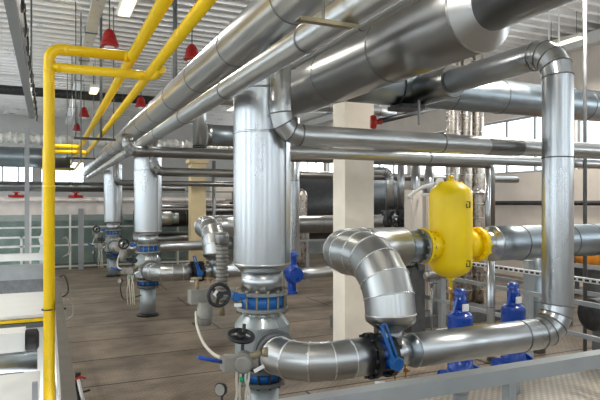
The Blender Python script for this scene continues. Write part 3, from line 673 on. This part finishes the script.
def bell(x, y, h, lb, tilt=0):
    t = thing('fire_extinguishing_module', V(x, y, h), lb, 'fire extinguisher', 'red ceiling fire modules')
    b = MB(); b.lathe(V(x, y, h), Z_, [(-.02, .12), (0, .20), (.05, .20), (.12, .16), (.26, .13), (.33, .09), (.38, .04)], 28); b.build('bell_body', M['red'], t)
    b = MB(); b.lathe(V(x, y, h - .05), Z_, [(-.03, .05), (0, .11), (.05, .11)], 20); b.build('nozzle', M['white'], t)
    b = MB(); b.tube([V(x, y, h + .36), V(x, y, HC)], .012, 6); b.build('rod', M['iron'], t)
    return t
q = P(109.5, 46, 12.5); b0 = bell(q.x, q.y, q.z - CAMH, 'large red bell-shaped fire module above the upper yellow branch')
for u, v, d, lb in ((84, 117, 21.5, 'red bell-shaped fire module below the distant lamp'), (77, 131, 27, 'farthest small red fire module at left'), (192, 60, 13.2, 'red fire module half hidden behind the large silver pipe'), (141, 107, 20, 'distant red fire module behind the large silver pipe')):
    copy_tree(b0, P(u, v, d) - q, lb)
# far transverse ducts / pipes at the back left
def cross(name, y, x0, x1, h, r, m, lb, cat='pipe', n=24, pitch=1.5, bead=True):
    b = MB(); jpipe(b, [V(x0, y, h), V(x1, y, h)], r, pitch=pitch, n=n, bead=bead); o = b.build(name, M[m], None, [M['bead']]); tag(o, lb, cat); return o
cross('overhead_duct', 21.5, -8, 5.5, 3.85, .16, 'iron', 'dark round duct crossing high up at the back left', 'duct')
cross('overhead_pipe', 21.3, -8, 5.5, 4.28, .05, 'white', 'thin white pipe crossing above the dark duct at the back left')
b = MB(); n = 20; prev = None
for i in range(160):
    x = -8 + i * .1; k = b.ring(V(x, 24.5, 2.55) + Vector((0, random.uniform(-.04, .04), random.uniform(-.05, .05))), Y_, Z_, .20 + random.uniform(-.04, .05), n)
    if prev is not None: b.band(prev, k, n, False)
    prev = k
o = b.build('lagged_duct', M['rag']); tag(o, 'frayed foil-wrapped duct crossing the back left bay', 'duct')
cross('insulated_duct', 26, -8, .86, 1.9, .42, 'jacketb', 'wide grey duct crossing behind the far yellow branches', 'duct', 36)
cross('insulated_duct', 27, -8, 6, .72, .22, 'jacketd', 'dull duct crossing behind the tall yellow pipe, lowest of the far ducts', 'duct', 30)

# posts and partition on the left
def post(x, y, z0, z1, w, lb, m='grey'):
    b = MB(); b.box((x - w / 2, y - w / 2, z0), (x + w / 2, y + w / 2, z1)); o = b.build('steel_post', M[m]); tag(o, lb, 'post', 'grey steel posts'); return o
x, y = at(27, 15); post(x, y, -2.5, CAMH + 2.0, .11, 'grey steel post at the far left under the channel beam')
x, y = at(81, 20.3); post(x, y, .0, CAMH - .2, .18, 'grey steel post left of the farthest riser')
# glazed partition
t = thing('glazed_partition', (0, 22.1, 0), 'long greenish glazed partition with white rails at the back left', 'partition')
b = MB(); b.box((XL, 22.0, -2.5), (6.4, 22.02, CAMH - .42)); b.build('glass', M['glassg'], t)
b = MB()
for z in (0.08, .85, 1.5): b.box((XL, 21.94, z), (6.4, 21.99, z + .06))
b.build('rails', M['tray'], t)
for i in range(12):
    x = XL + .6 + i * 1.3; b = MB(); b.box((x, 21.93, -2.5), (x + .07, 22.0, CAMH - .42)); b.build('mullion', M['tray'], t)
b = MB(); b.box((XL, 24.2, -2.5), (XR - .2, 24.3, 1.7)); o = struct(b, 'wall_inner', M['innergreen'])
for x, hh, lb in ((-1.0, .24, 'red valve on the fascia at the far left'), (.92, .24, 'red valve on the fascia left of the farthest riser')):
    y = 21.8; b = MB(); b.lathe(V(x, y, hh), X_, [(-.25, .05), (.25, .05)], 14); b.lathe(V(x, y, hh), Z_, [(0, .06), (.12, .06), (.12, .12), (.15, .12)], 14); o = b.build('red_valve', M['red']); tag(o, lb, 'valve', 'red valves on the fascia')
cross('sprinkler_pipe', 21.8, -8, 6.5, .10, .06, 'pinkwhite', 'off-white pipe running along the fascia at the back')

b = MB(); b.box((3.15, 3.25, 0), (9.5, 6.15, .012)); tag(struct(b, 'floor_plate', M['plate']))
# ------------------------------------------------------------------ railings
t = thing('guard_railing', (.15, 6, 0), 'grey box-section railing running back at the lower left', 'railing')
b = MB(); b.box((.08, 1.5, 1.10), (.165, 9.6, 1.20)); b.build('top_rail', M['railbrown'], t)
for y in (2.2, 4.8, 7.2, 9.5):
    b = MB(); b.box((.09, y, -.25), (.14, y + .05, 1.10)); b.build('post', M['tray'], t)
b = MB(); b.box((.10, 1.5, .6), (.13, 9.5, .64)); b.build('mid_rail', M['tray'], t)
t = thing('guard_railing', (3, 3.1, 0), 'grey box-section railing crossing the lower right foreground', 'railing')
b = MB(); b.box((.3, 3.08, 1.09), (8.0, 3.19, 1.20)); b.build('top_rail', M['grey'], t)
for x in (.6, 3.06, 5.4, 7.6):
    b = MB(); b.box((x, 3.10, 0), (x + .07, 3.17, 1.09)); b.build('post', M['grey'], t)
b = MB(); b.box((.3, 3.12, .5), (8.0, 3.15, .55)); b.build('mid_rail', M['grey'], t)
XQ = 6.5
t = thing('steel_rack', (XQ, 8, 0), 'grey steel frame with perforated tray behind the blue pumps', 'rack')
for y in (4.3, 6.2, 8.2):
    b = MB(); b.box((XQ - .05, y - .05, 0), (XQ + .05, y + .05, CAMH - .85)); b.build('post', M['grey'], t)
b = MB(); b.box((XQ - .16, 3.6, CAMH - 1.03), (XQ - .10, 9.1, CAMH - .97))
for i in range(54): b.box((XQ - .165, 3.65 + i * .1, CAMH - 1.015), (XQ - .16, 3.71 + i * .1, CAMH - .985), 1)
b.build('perforated_tray', M['white'], t, [M['iron']])
for h in (-1.32, -1.75):
    b = MB(); b.box((XQ - .09, 3.6, CAMH + h - .03), (XQ - .05, 9.1, CAMH + h + .03)); b.build('rail', M['grey'], t)
t = thing('steel_rack', (8.6, 8, 0), 'second steel frame farther right behind the tallest riser', 'rack')
for y in (5, 7.9, 10):
    b = MB(); b.box((9.3, y - .05, 0), (9.4, y + .05, CAMH - .7)); b.build('post', M['greyd'], t)
for h in (-.75, -1.2, -1.7):
    b = MB(); b.box((9.25, 3.6, CAMH + h - .04), (9.3, 10.2, CAMH + h + .04)); b.build('rail', M['grey'], t)

# ------------------------------------------------------------------ background plant
for x, y, r, lb in ((8.62, 10.5, .15, 'left of the three foil-wrapped flues behind the yellow vessel'), (9.02, 10.5, .15, 'middle of the three foil-wrapped flues behind the yellow vessel'), (9.40, 10.55, .16, 'right of the three foil-wrapped flues behind the yellow vessel')):
    t = thing('foil_flue', V(x, y, -2.4), lb, 'flue', 'foil-wrapped flues'); b = MB(); jpipe(b, [V(x, y, -2.39), V(x, y, HC)], r, pitch=.33, n=24); b.build('flue_pipe', M['foil'], t, [M['beadl']])
    b = MB(); b.lathe(V(x, y, .2), Z_, [(0, r + .01), (.05, r + .02), (.1, r + .01)], 24); b.build('strap', M['beadl'], t)
t = thing('insulated_pipe', V(6.4, 9.9, .2), 'silver hooked pipe just right of the cream column', 'pipe')
b = MB(); jpipe(b, [V(5.7, 9.9, .66), V(6.50, 9.9, .66), V(6.50, 9.9, -.12)], .085, bend=.16, nseg=4, pitch=1, n=24); b.build('jacket', M['jacket'], t, [M['bead']])
for x, h0, h1, r, lb in ((6.78, -.12, .9, .075, 'straight silver pipe next to the hooked one by the column'), (7.15, -.2, .9, .10, 'left of two fat vertical pipes behind the beige panel'), (7.50, -.2, .9, .10, 'right of two fat vertical pipes behind the beige panel')):
    t = thing('insulated_pipe', V(x, 9.9, h0), lb, 'pipe'); b = MB(); jpipe(b, [V(x, 9.9, h0), V(x, 9.9, h1)], r, pitch=.8, n=24); b.build('jacket', M['jacketv'], t, [M['bead']])
for x, lb in ((6.45, 'dark gate valve under the hooked pipe'), (6.80, 'dark gate valve under the straight pipe by the column')):
    t = thing('gate_valve', V(x, 9.8, -.6), lb, 'valve', 'dark gate valves by the column')
    b = MB(); b.lathe(V(x, 9.9, 0), Z_, [(-.62, .05), (-.55, .05), (-.55, .12), (-.5, .12), (-.5, .08), (-.38, .11), (-.26, .08), (-.26, .13), (-.20, .13), (-.20, .14), (-.15, .14)], 20); b.lathe(V(x, 9.9, -.38), -Y_, [(0, .07), (.18, .07), (.18, .03), (.3, .03)], 14); b.build('valve_body', M['iron'], t)
    b = MB(); hand_wheel(b, V(x, 9.58, -.38), Y_, .1, .014); b.build('hand_wheel', M['black'], t)
    b = MB(); b.tube([V(x, 9.9, -.6), V(x, 9.9, -2.4)], .05, 12); b.build('pipe', M['iron'], t)
def cabinet(x, y, w, d, z0, z1, m, lb, name='control_cabinet'):
    t = thing(name, (x, y, z0), lb, 'cabinet')
    b = MB(); b.box((x, y, z0), (x + w, y + d, z1)); b.build('body', M[m], t)
    b = MB(); b.box((x + .02, y - .02, z0 + .03), (x + w - .02, y, z1 - .03)); dr = b.build('door', M[m], t)
    b = MB(); b.box((x + w - .07, y - .04, (z0 + z1) / 2 - .05), (x + w - .05, y - .02, (z0 + z1) / 2 + .05)); b.build('handle', M['iron'], dr); return t
cabinet(6.55, 9.2, .26, .25, 0, CAMH + .26, 'wall', 'narrow beige panel standing between column and yellow vessel')
cabinet(7.02, 9.35, .22, .25, 0, CAMH + .2, 'wall', 'second narrow beige panel touching the left of the yellow vessel')
t = thing('vent_cluster', V(6.9, 8.6, .35), 'pair of white round vent caps left of the yellow vessel top', 'vent')
for x, h in ((6.72, .37), (6.66, .16)):
    b = MB(); b.lathe(V(x, 8.6, h), Vector((-.3, -1, .2)), [(0, .04), (.08, .04), (.08, .085), (.12, .085)], 20); b.build('vent_cap', M['white'], t)
b = MB(); b.tube(curve([V(6.72, 8.6, .37), V(6.4, 8.7, .28), V(6.15, 8.75, .1)]), .035, 10); b.tube([V(6.66, 8.62, .16), V(6.72, 9.1, .16)], .03, 8); b.build('pipe', M['white'], t)
# motor pump set behind drain
t = thing('motor_pump', V(6.0, 8.6, -2.0), 'dark round-faced motor pump behind the yellow vessel bottom', 'pump')
mc = V(5.95, 8.45, -.97)
b = MB(); b.lathe(mc, -Y_, [(-.35, .19), (-.05, .19), (0, .205), (.03, .205)], 32); b.build('motor', M['iron'], t)
b = MB(); hand_wheel(b, mc - Y_ * .05, Y_, .15, .016, 4); b.build('fan_guard', M['greyd'], t)
b = MB(); b.box(mc + Vector((.22, .0, -.25)), mc + Vector((.36, .5, .22))); b.build('gear_case', M['greyd'], t)
b = MB(); b.box(mc + Vector((-.15, .05, -1.43)), mc + Vector((-.07, .13, -.1))); b.box(mc + Vector((.1, .05, -1.43)), mc + Vector((.4, .3, -.2))); b.build('stand', M['greyd'], t)
t = thing('insulated_pipe', V(7, 7.3, -1.4), 'small silver pipe with dark pot below, right of the yellow drain', 'pipe')
b = MB(); jpipe(b, [V(5.55, 7.3, -1.16), V(5.9, 7.3, -1.16), V(5.9, 7.3, -.75)], .045, bend=.08, nseg=4, pitch=0, n=18); b.lathe(V(5.45, 7.3, -1.16), X_, [(0, .05), (.05, .085), (.25, .085), (.3, .05)], 20); b.lathe(V(5.58, 7.3, -1.22), -Z_, [(0, .05), (.14, .015)], 14)
b.lathe(V(5.58, 7.3, -2.4), Z_, [(0, .02), (1.1, .02)], 8); b.build('jacket', M['jacketd'], t, [M['bead']])
for x, y, r, h0, h1, lb, m in ((6.15, 6.6, .06, -2.4, -.76, 'slim vertical pipe between the two blue pumps', 'jacketv'), (7.2, 6.7, .14, -2.4, -.76, 'vertical silver pipe right behind the right blue pump', 'jacketb'), (7.0, 9.0, .08, -2.4, -.76, 'vertical pipe under the banded blue-grey pipe', 'jacket')):
    t = thing('vertical_pipe', V(x, y, h0), lb, 'pipe'); b = MB(); jpipe(b, [V(x, y, h0 + .005), V(x, y, h1)], r, pitch=.8, n=20); b.build('jacket', M[m], t, [M['bead']])
t = thing('storage_tank', (11, 8.2, .8), 'orange horizontal tank at the right edge behind the tallest riser', 'tank')
b = MB(); b.lathe((9.6, 7.8, CAMH - 1.05), X_, [(-.12, .05), (0, .2), (.12, .27), (2.2, .27), (2.4, .1)], 32); b.build('tank_body', M['orange'], t)
for x in (9.9, 11.3):
    b = MB(); b.box((x, 7.65, 0), (x + .1, 7.95, CAMH - 1.30)); b.build('support_leg', M['greyd'], t)
t = thing('storage_tank', (9, 6.4, .8), 'dark polished cylinder low at the right edge', 'tank')
b = MB(); b.lathe((7.45, 5.9, CAMH - 1.68), X_, [(-.05, .1), (0, .24), (1.1, .24)], 36); b.build('tank_body', M['iron'], t)
for x in (7.6, 8.3):
    b = MB(); b.box((x, 5.8, 0), (x + .1, 6.0, CAMH - 1.90)); b.build('support_leg', M['greyd'], t)
cross('wall_pipe', 21.5, 6.6, 13.5, 0, .05, 'iron', 'dark thin pipe high on the back right')
b = MB(); jpipe(b, [V(13.85, 8, 0), V(13.85, 30, 0)], .07, pitch=0, n=14); o = b.build('wall_rail_pipe', M['iron'], None, [M['bead']]); tag(o, 'long dark pipe fixed along the beige right wall', 'pipe')
b = MB(); b.tube([P(380, 121, 9.0), P(450, 105, 12.4)], .045, 10); o = b.build('thin_dark_pipe', M['iron']); tag(o, 'thin dark pipe rising right from the red valve by the column top', 'pipe')
t = thing('red_valve', V(5.05, 7.75, 1.07), 'small red valve wheel beside the cream column top', 'valve'); b = MB(); b.lathe(P(376, 122, 9.0), cR, [(-.09, .03), (-.09, .10), (-.03, .12), (-.0, .10), (0, .04), (.1, .04)], 20); b.build('valve_wheel', M['red'], t)
t = thing('pipe_support', V(5.0, 7.3, 1.3), 'dark steel bracket and rod hanging below the blue-grey duct', 'bracket')
b = MB(); b.box(V(4.72, 6.85, 1.40), V(5.12, 7.25, 1.46)); b.build('angle_bar', M['iron'], t)
b = MB(); b.tube([V(5.0, 6.84, 1.15), V(5.0, 6.84, HC)], .02, 8); b.build('rod', M['grey'], t)
b = MB(); torus(b, V(4.8, 7.15, 1.754), X_, .286, .012, 36, 6); b.build('strap', M['iron'], t)
# mid-background clutter between riser and column, and left of the front riser
cross('background_pipe', 20.0, 3.2, 8.2, -.12, .07, 'jacketd', 'thin dark pipe far behind the cream column, upper')
cross('background_pipe', 20.6, 2.8, 8.2, -.55, .32, 'iron', 'thick black pipe far behind the tan column')
cross('background_pipe', 21.1, 2.8, 8.2, -1.32, .26, 'jacketd', 'thick grey pipe far behind the mid station lever valve')
def vessel(x, y, r, z0, z1, m, lb):
    t = thing('vertical_vessel', (x, y, z0), lb, 'tank'); b = MB()
    b.lathe((x, y, 0), Z_, [(z0, r * .6), (z0 + .15, r), (z1 - .2, r), (z1 - .08, r * .8), (z1, r * .25)], 30); b.build('vessel_body', M[m], t)
    for s_ in (-1, 1):
        b = MB(); b.box((x + s_ * r * .6 - .04, y - .04, 0), (x + s_ * r * .6 + .04, y + .04, z0 + .1)); b.build('leg', M['greyd'], t)
vessel(7.2, 16, .22, .5, CAMH + .45, 'foil', 'small foil-clad vessel seen between front riser and column')
vessel(6.6, 17.6, .2, .5, CAMH + .1, 'tanmetal', 'tan vessel far behind, right of the front riser')
vessel(9.5, 14.5, .5, .4, CAMH - .3, 'greyd', 'dark grey vessel far behind the yellow vessel')
vessel(11.2, 13.4, .5, .4, CAMH - .5, 'greyd', 'dark grey vessel behind the right blue pump')
vessel(12.4, 10.5, .55, .4, CAMH - .6, 'iron', 'dark vessel behind the tallest riser')
for i, (x, y) in enumerate(((5.6, 14.5), (6.1, 14.5), (6.9, 14.8), (8.0, 13.9))):
    post(x, y, 0, CAMH - .7, .06, ['slim post left of the cream column, left one', 'slim post left of the cream column, right one', 'slim post hidden behind the cream column', 'slim post right of the cream column'][i])
b = MB(); b.box((5.4, 14.45, 1.3), (8.9, 14.5, 1.36)); b.box((5.4, 14.45, .5), (8.9, 14.5, .56)); o = b.build('low_rail', M['grey']); tag(o, 'thin low double rail far behind the column', 'railing')
for x0, x1, y0, lb in ((8.3, 12.8, 18.4, 'added dark boiler block far behind the cream column'),):
    t = thing('backdrop', (x0, y0, 0), lb, 'backdrop')  # dark cylinder added to deepen the background between riser and column
    b = MB(); b.lathe((x0, y0 + 1.2, 2.2), X_, [(0, 1.1), (.05, 1.2), (x1 - x0, 1.2)], 40); b.build('shell', M['iron'], t)
    b = MB(); b.box((x0 + .3, y0 + .6, 0), (x0 + .6, y0 + 1.8, 1.3)); b.box((x1 - .6, y0 + .6, 0), (x1 - .3, y0 + 1.8, 1.3)); b.build('saddle', M['greyd'], t)
    b = MB(); b.lathe((x0, y0 + 1.2, 2.2), -X_, [(0, .35), (.12, .35), (.14, .3)], 28); b.build('end_disc', M['greyd'], t)
# shelving on the back
t = thing('storage_shelf', (3.2, 23.6, 0), 'dim brown shelving far behind the middle riser', 'shelf')
for z in (CAMH - .3, CAMH + .1, CAMH + .45):
    b = MB(); b.box((2.6, 23.2, z), (12.0, 23.6, z + .05)); b.build('shelf_board', M['cast'], t)
for i in range(7):
    b = MB(); b.box((2.6 + i * 1.55, 23.25, 0), (2.68 + i * 1.55, 23.33, CAMH + .5)); b.build('upright', M['cast'], t)
b = MB(); b.box((6.6, 24.4, 0), (XR - .05, 24.5, CAMH + .9)); struct(b, 'wall_inner_right', M['wall'])

# ------------------------------------------------------------------ lower left bay
def slab(name, x0, x1, y0, y1, z0, z1, m, lb, cat):
    b = MB(); b.box((x0, y0, z0), (x1, y1, z1)); o = b.build(name, M[m]); tag(o, lb, cat); return o
cross('insulated_pipe', 7.75, -4, -.12, -1.965, .12, 'jacketb', 'grey horizontal pipe low at the far left behind the yellow pipe', 'pipe')
t = thing('white_machine', (-1, 9, -2.5), 'white boxy machine with flat top in the lower left bay', 'machine')
b = MB(); b.box((-3.2, 8.95, -2.5), (-.02, 11.1, CAMH - 1.64)); b.build('body', M['white'], t)
b = MB(); b.box((-3.25, 8.9, CAMH - 1.64), (.0, 11.15, CAMH - 1.60)); b.build('top_edge', M['white'], t)
b = MB(); b.box((-3.2, 8.88, CAMH - 1.70), (.0, 8.94, CAMH - 1.66)); b.build('yellow_strip', M['yellow'], t)
b = MB(); b.box((-3.2, 8.87, CAMH - 1.78), (.0, 8.94, CAMH - 1.71)); b.build('grey_strip', M['greyd'], t)
t = thing('electric_motor', (-.45, 8.2, -1), 'white motor with black ribbed fan cover at lower left', 'motor')
b = MB(); b.box((-.62, 8.3, CAMH - 2.05), (-.28, 8.7, CAMH - 1.72)); b.build('housing', M['white'], t)
b = MB(); b.lathe((-.28, 8.5, CAMH - 1.87), X_, [(0, .13), (.02, .15), (.14, .15), (.17, .10)], 24); b.build('fan_cover', M['black'], t)
b = MB(); b.box((-.6, 8.4, -2.5), (-.3, 8.6, CAMH - 2.05)); b.build('stand', M['greyd'], t)
t = thing('white_cabinet', (-1, 6.8, -2.5), 'white flat-topped cabinet at the bottom left corner', 'cabinet')
b = MB(); b.box((-2.5, 6.15, -2.5), (-.10, 7.13, CAMH - 1.98)); b.build('body', M['white'], t)
b = MB(); b.box((-2.52, 6.13, CAMH - 1.98), (-.08, 7.15, CAMH - 1.94)); b.build('lid', M['white'], t)
t = thing('upright_channel', (-.3, 6.4, -2.5), 'grey upright channel frame beside the yellow pipe bottom', 'frame')
for x, y in ((-.14, 6.0),):
    b = MB(); b.box((x, y, -2.5), (x + .05, y + .05, CAMH - 1.74)); b.build('upright', M['grey'], t)
b = MB(); b.box((-.14, 6.0, CAMH - 2.0), (.08, 6.04, CAMH - 1.97)); b.build('cross_bar', M['grey'], t)
slab('walkway_beam', -6, .05, 13.2, 13.5, CAMH - 1.62, CAMH - 1.32, 'greym', 'grey walkway beam crossing the far left behind the yellow pipe', 'beam')
slab('walkway_beam', -6, .05, 14.6, 14.9, CAMH - 1.35, CAMH - 1.2, 'white', 'white upper walkway beam at the far left', 'beam')
slab('low_wall', -6, .1, 16.2, 16.4, -2.5, CAMH - 1.9, 'greyd', 'dark low wall in the lower left bay', 'wall')
t = thing('bay_railing', (-2, 12.8, 0), 'pale railing in the lower left bay behind the yellow pipe', 'railing')
for z in (CAMH - .95, CAMH - 1.2):
    b = MB(); b.box((-5, 16.8, z), (.1, 16.84, z + .05)); b.build('rail', M['tray'], t)
for i in range(6):
    b = MB(); b.box((-3.4 + i * .68, 16.8, -2.5), (-3.34 + i * .68, 16.84, CAMH - .9)); b.build('post', M['tray'], t)
t = thing('white_column_pipe', (.0, 17, -2.5), 'white lobed pipe partly hidden behind the tall yellow pipe', 'pipe')
x, y = at(45, 17.0); b = MB(); b.lathe((x, y, 0), Z_, [(-2.5, .12), (CAMH - 1.9, .12), (CAMH - 1.6, .2), (CAMH - 1.3, .12), (CAMH - 1.1, .18), (CAMH - .9, .1), (CAMH + .7, .09)], 20, sharp=False); b.build('pipe', M['white'], t)
# fire-hose fitting by the rail
t = thing('hose_fitting', (.42, 6.2, 0), 'red and white fitting on a black post at the lower left', 'fitting')
p = P(78, 378, 6.6)
b = MB(); b.box((p.x - .03, p.y - .01, 0), (p.x + .03, p.y + .03, p.z + .06)); b.build('black_post', M['black'], t)
b = MB(); b.tube([p + Vector((-.06, -.05, -.02)), p + Vector((.02, -.06, .03)), p + Vector((.08, -.05, .0))], .014, 8); b.build('red_handle', M['red'], t)
b = MB(); b.tube(curve([p + Vector((0, -.05, 0)), p + Vector((.03, -.07, -.15)), p + Vector((.08, -.05, -.35))]), .02, 8); b.build('white_hose', M['white'], t)
b = MB(); b.bar(p + Vector((.04, -.05, -.16)), p + Vector((.13, -.05, -.14)), .02, .02); b.build('black_lever', M['black'], t)
for i, (u, v, d) in enumerate(((66, 250, 9.8), (64, 290, 8.6), (69, 312, 8.0))):
    p = P(u, v, d); b = MB(); b.tube(curve([p + Vector((-.06, 0, .2)), p + Vector((.0, 0, .22)), p + Vector((.05, 0, .1)), p + Vector((.05, 0, -.05)), p + Vector((-.05, 0, -.12))]), .012, 8); o = b.build('bent_conduit', M['cast' if i != 1 else 'iron']); tag(o, ['pale bent conduit loop at the far end of the left railing', 'dark bent conduit loop beside the left railing', 'bent conduit loop lowest beside the left railing'][i], 'conduit', 'conduit loops by the railing')
# floor items
slab('white_pad', 5.9, 6.3, 6.9, 7.6, .0, .30, 'white', 'small white plinth behind the left blue pump', 'plinth')
slab('floor_drain', 2.62, 2.9, 10.9, 11.1, .0, .012, 'iron', 'dark floor drain plate right of the middle riser', 'drain')
slab('steel_plinth', 5.0, 8.5, 8.8, 9.7, .0, .22, 'greyd', 'long dark plinth behind the blue pumps', 'plinth')

# ------------------------------------------------------------------ world and light
w = bpy.data.worlds.new('world'); sc.world = w; w.use_nodes = True; n = w.node_tree.nodes; l = w.node_tree.links
bg = n['Background']; tc = n.new('ShaderNodeTexCoord'); nz = n.new('ShaderNodeTexNoise'); nz.inputs['Scale'].default_value = 4; nz.inputs['Detail'].default_value = 5
mp = n.new('ShaderNodeMapping'); mp.inputs['Scale'].default_value = (1, 1, 5); l.new(tc.outputs['Generated'], mp.inputs[0]); l.new(mp.outputs[0], nz.inputs['Vector'])
cr = n.new('ShaderNodeValToRGB'); l.new(nz.outputs[0], cr.inputs[0]); cr.color_ramp.elements[0].position = .35; cr.color_ramp.elements[0].color = (.62, .75, .86, 1); cr.color_ramp.elements[1].position = .6; cr.color_ramp.elements[1].color = (1, 1, 1, 1)
l.new(cr.outputs[0], bg.inputs[0]); bg.inputs[1].default_value = 4.0
for x, y, e in ((1.4, 2, 90), (1.4, 10.2, 80), (7.5, 6, 160), (7.5, 14, 120), (-4, 8, 120), (1.33, 19, 80), (7.5, 24, 80), (12, 10.3, 80)):
    L = bpy.data.lights.new('lamp_light', 'AREA'); L.shape = 'RECTANGLE'; L.size = .4; L.size_y = 1.2; L.energy = e; L.color = (1, .95, .86)
    o = bpy.data.objects.new('lamp_light', L); o.location = V(x, y, 3.5); C.objects.link(o)
sc.view_settings.view_transform = 'Standard'; sc.view_settings.look = 'None'; sc.view_settings.gamma = 1; sc.view_settings.use_curve_mapping = False
sc.view_settings.exposure = 0.45
sc.cycles.use_denoising = True; sc.cycles.max_bounces = 8; sc.cycles.diffuse_bounces = 4; sc.cycles.glossy_bounces = 5; sc.cycles.transparent_max_bounces = 12; sc.cycles.sample_clamp_indirect = 6
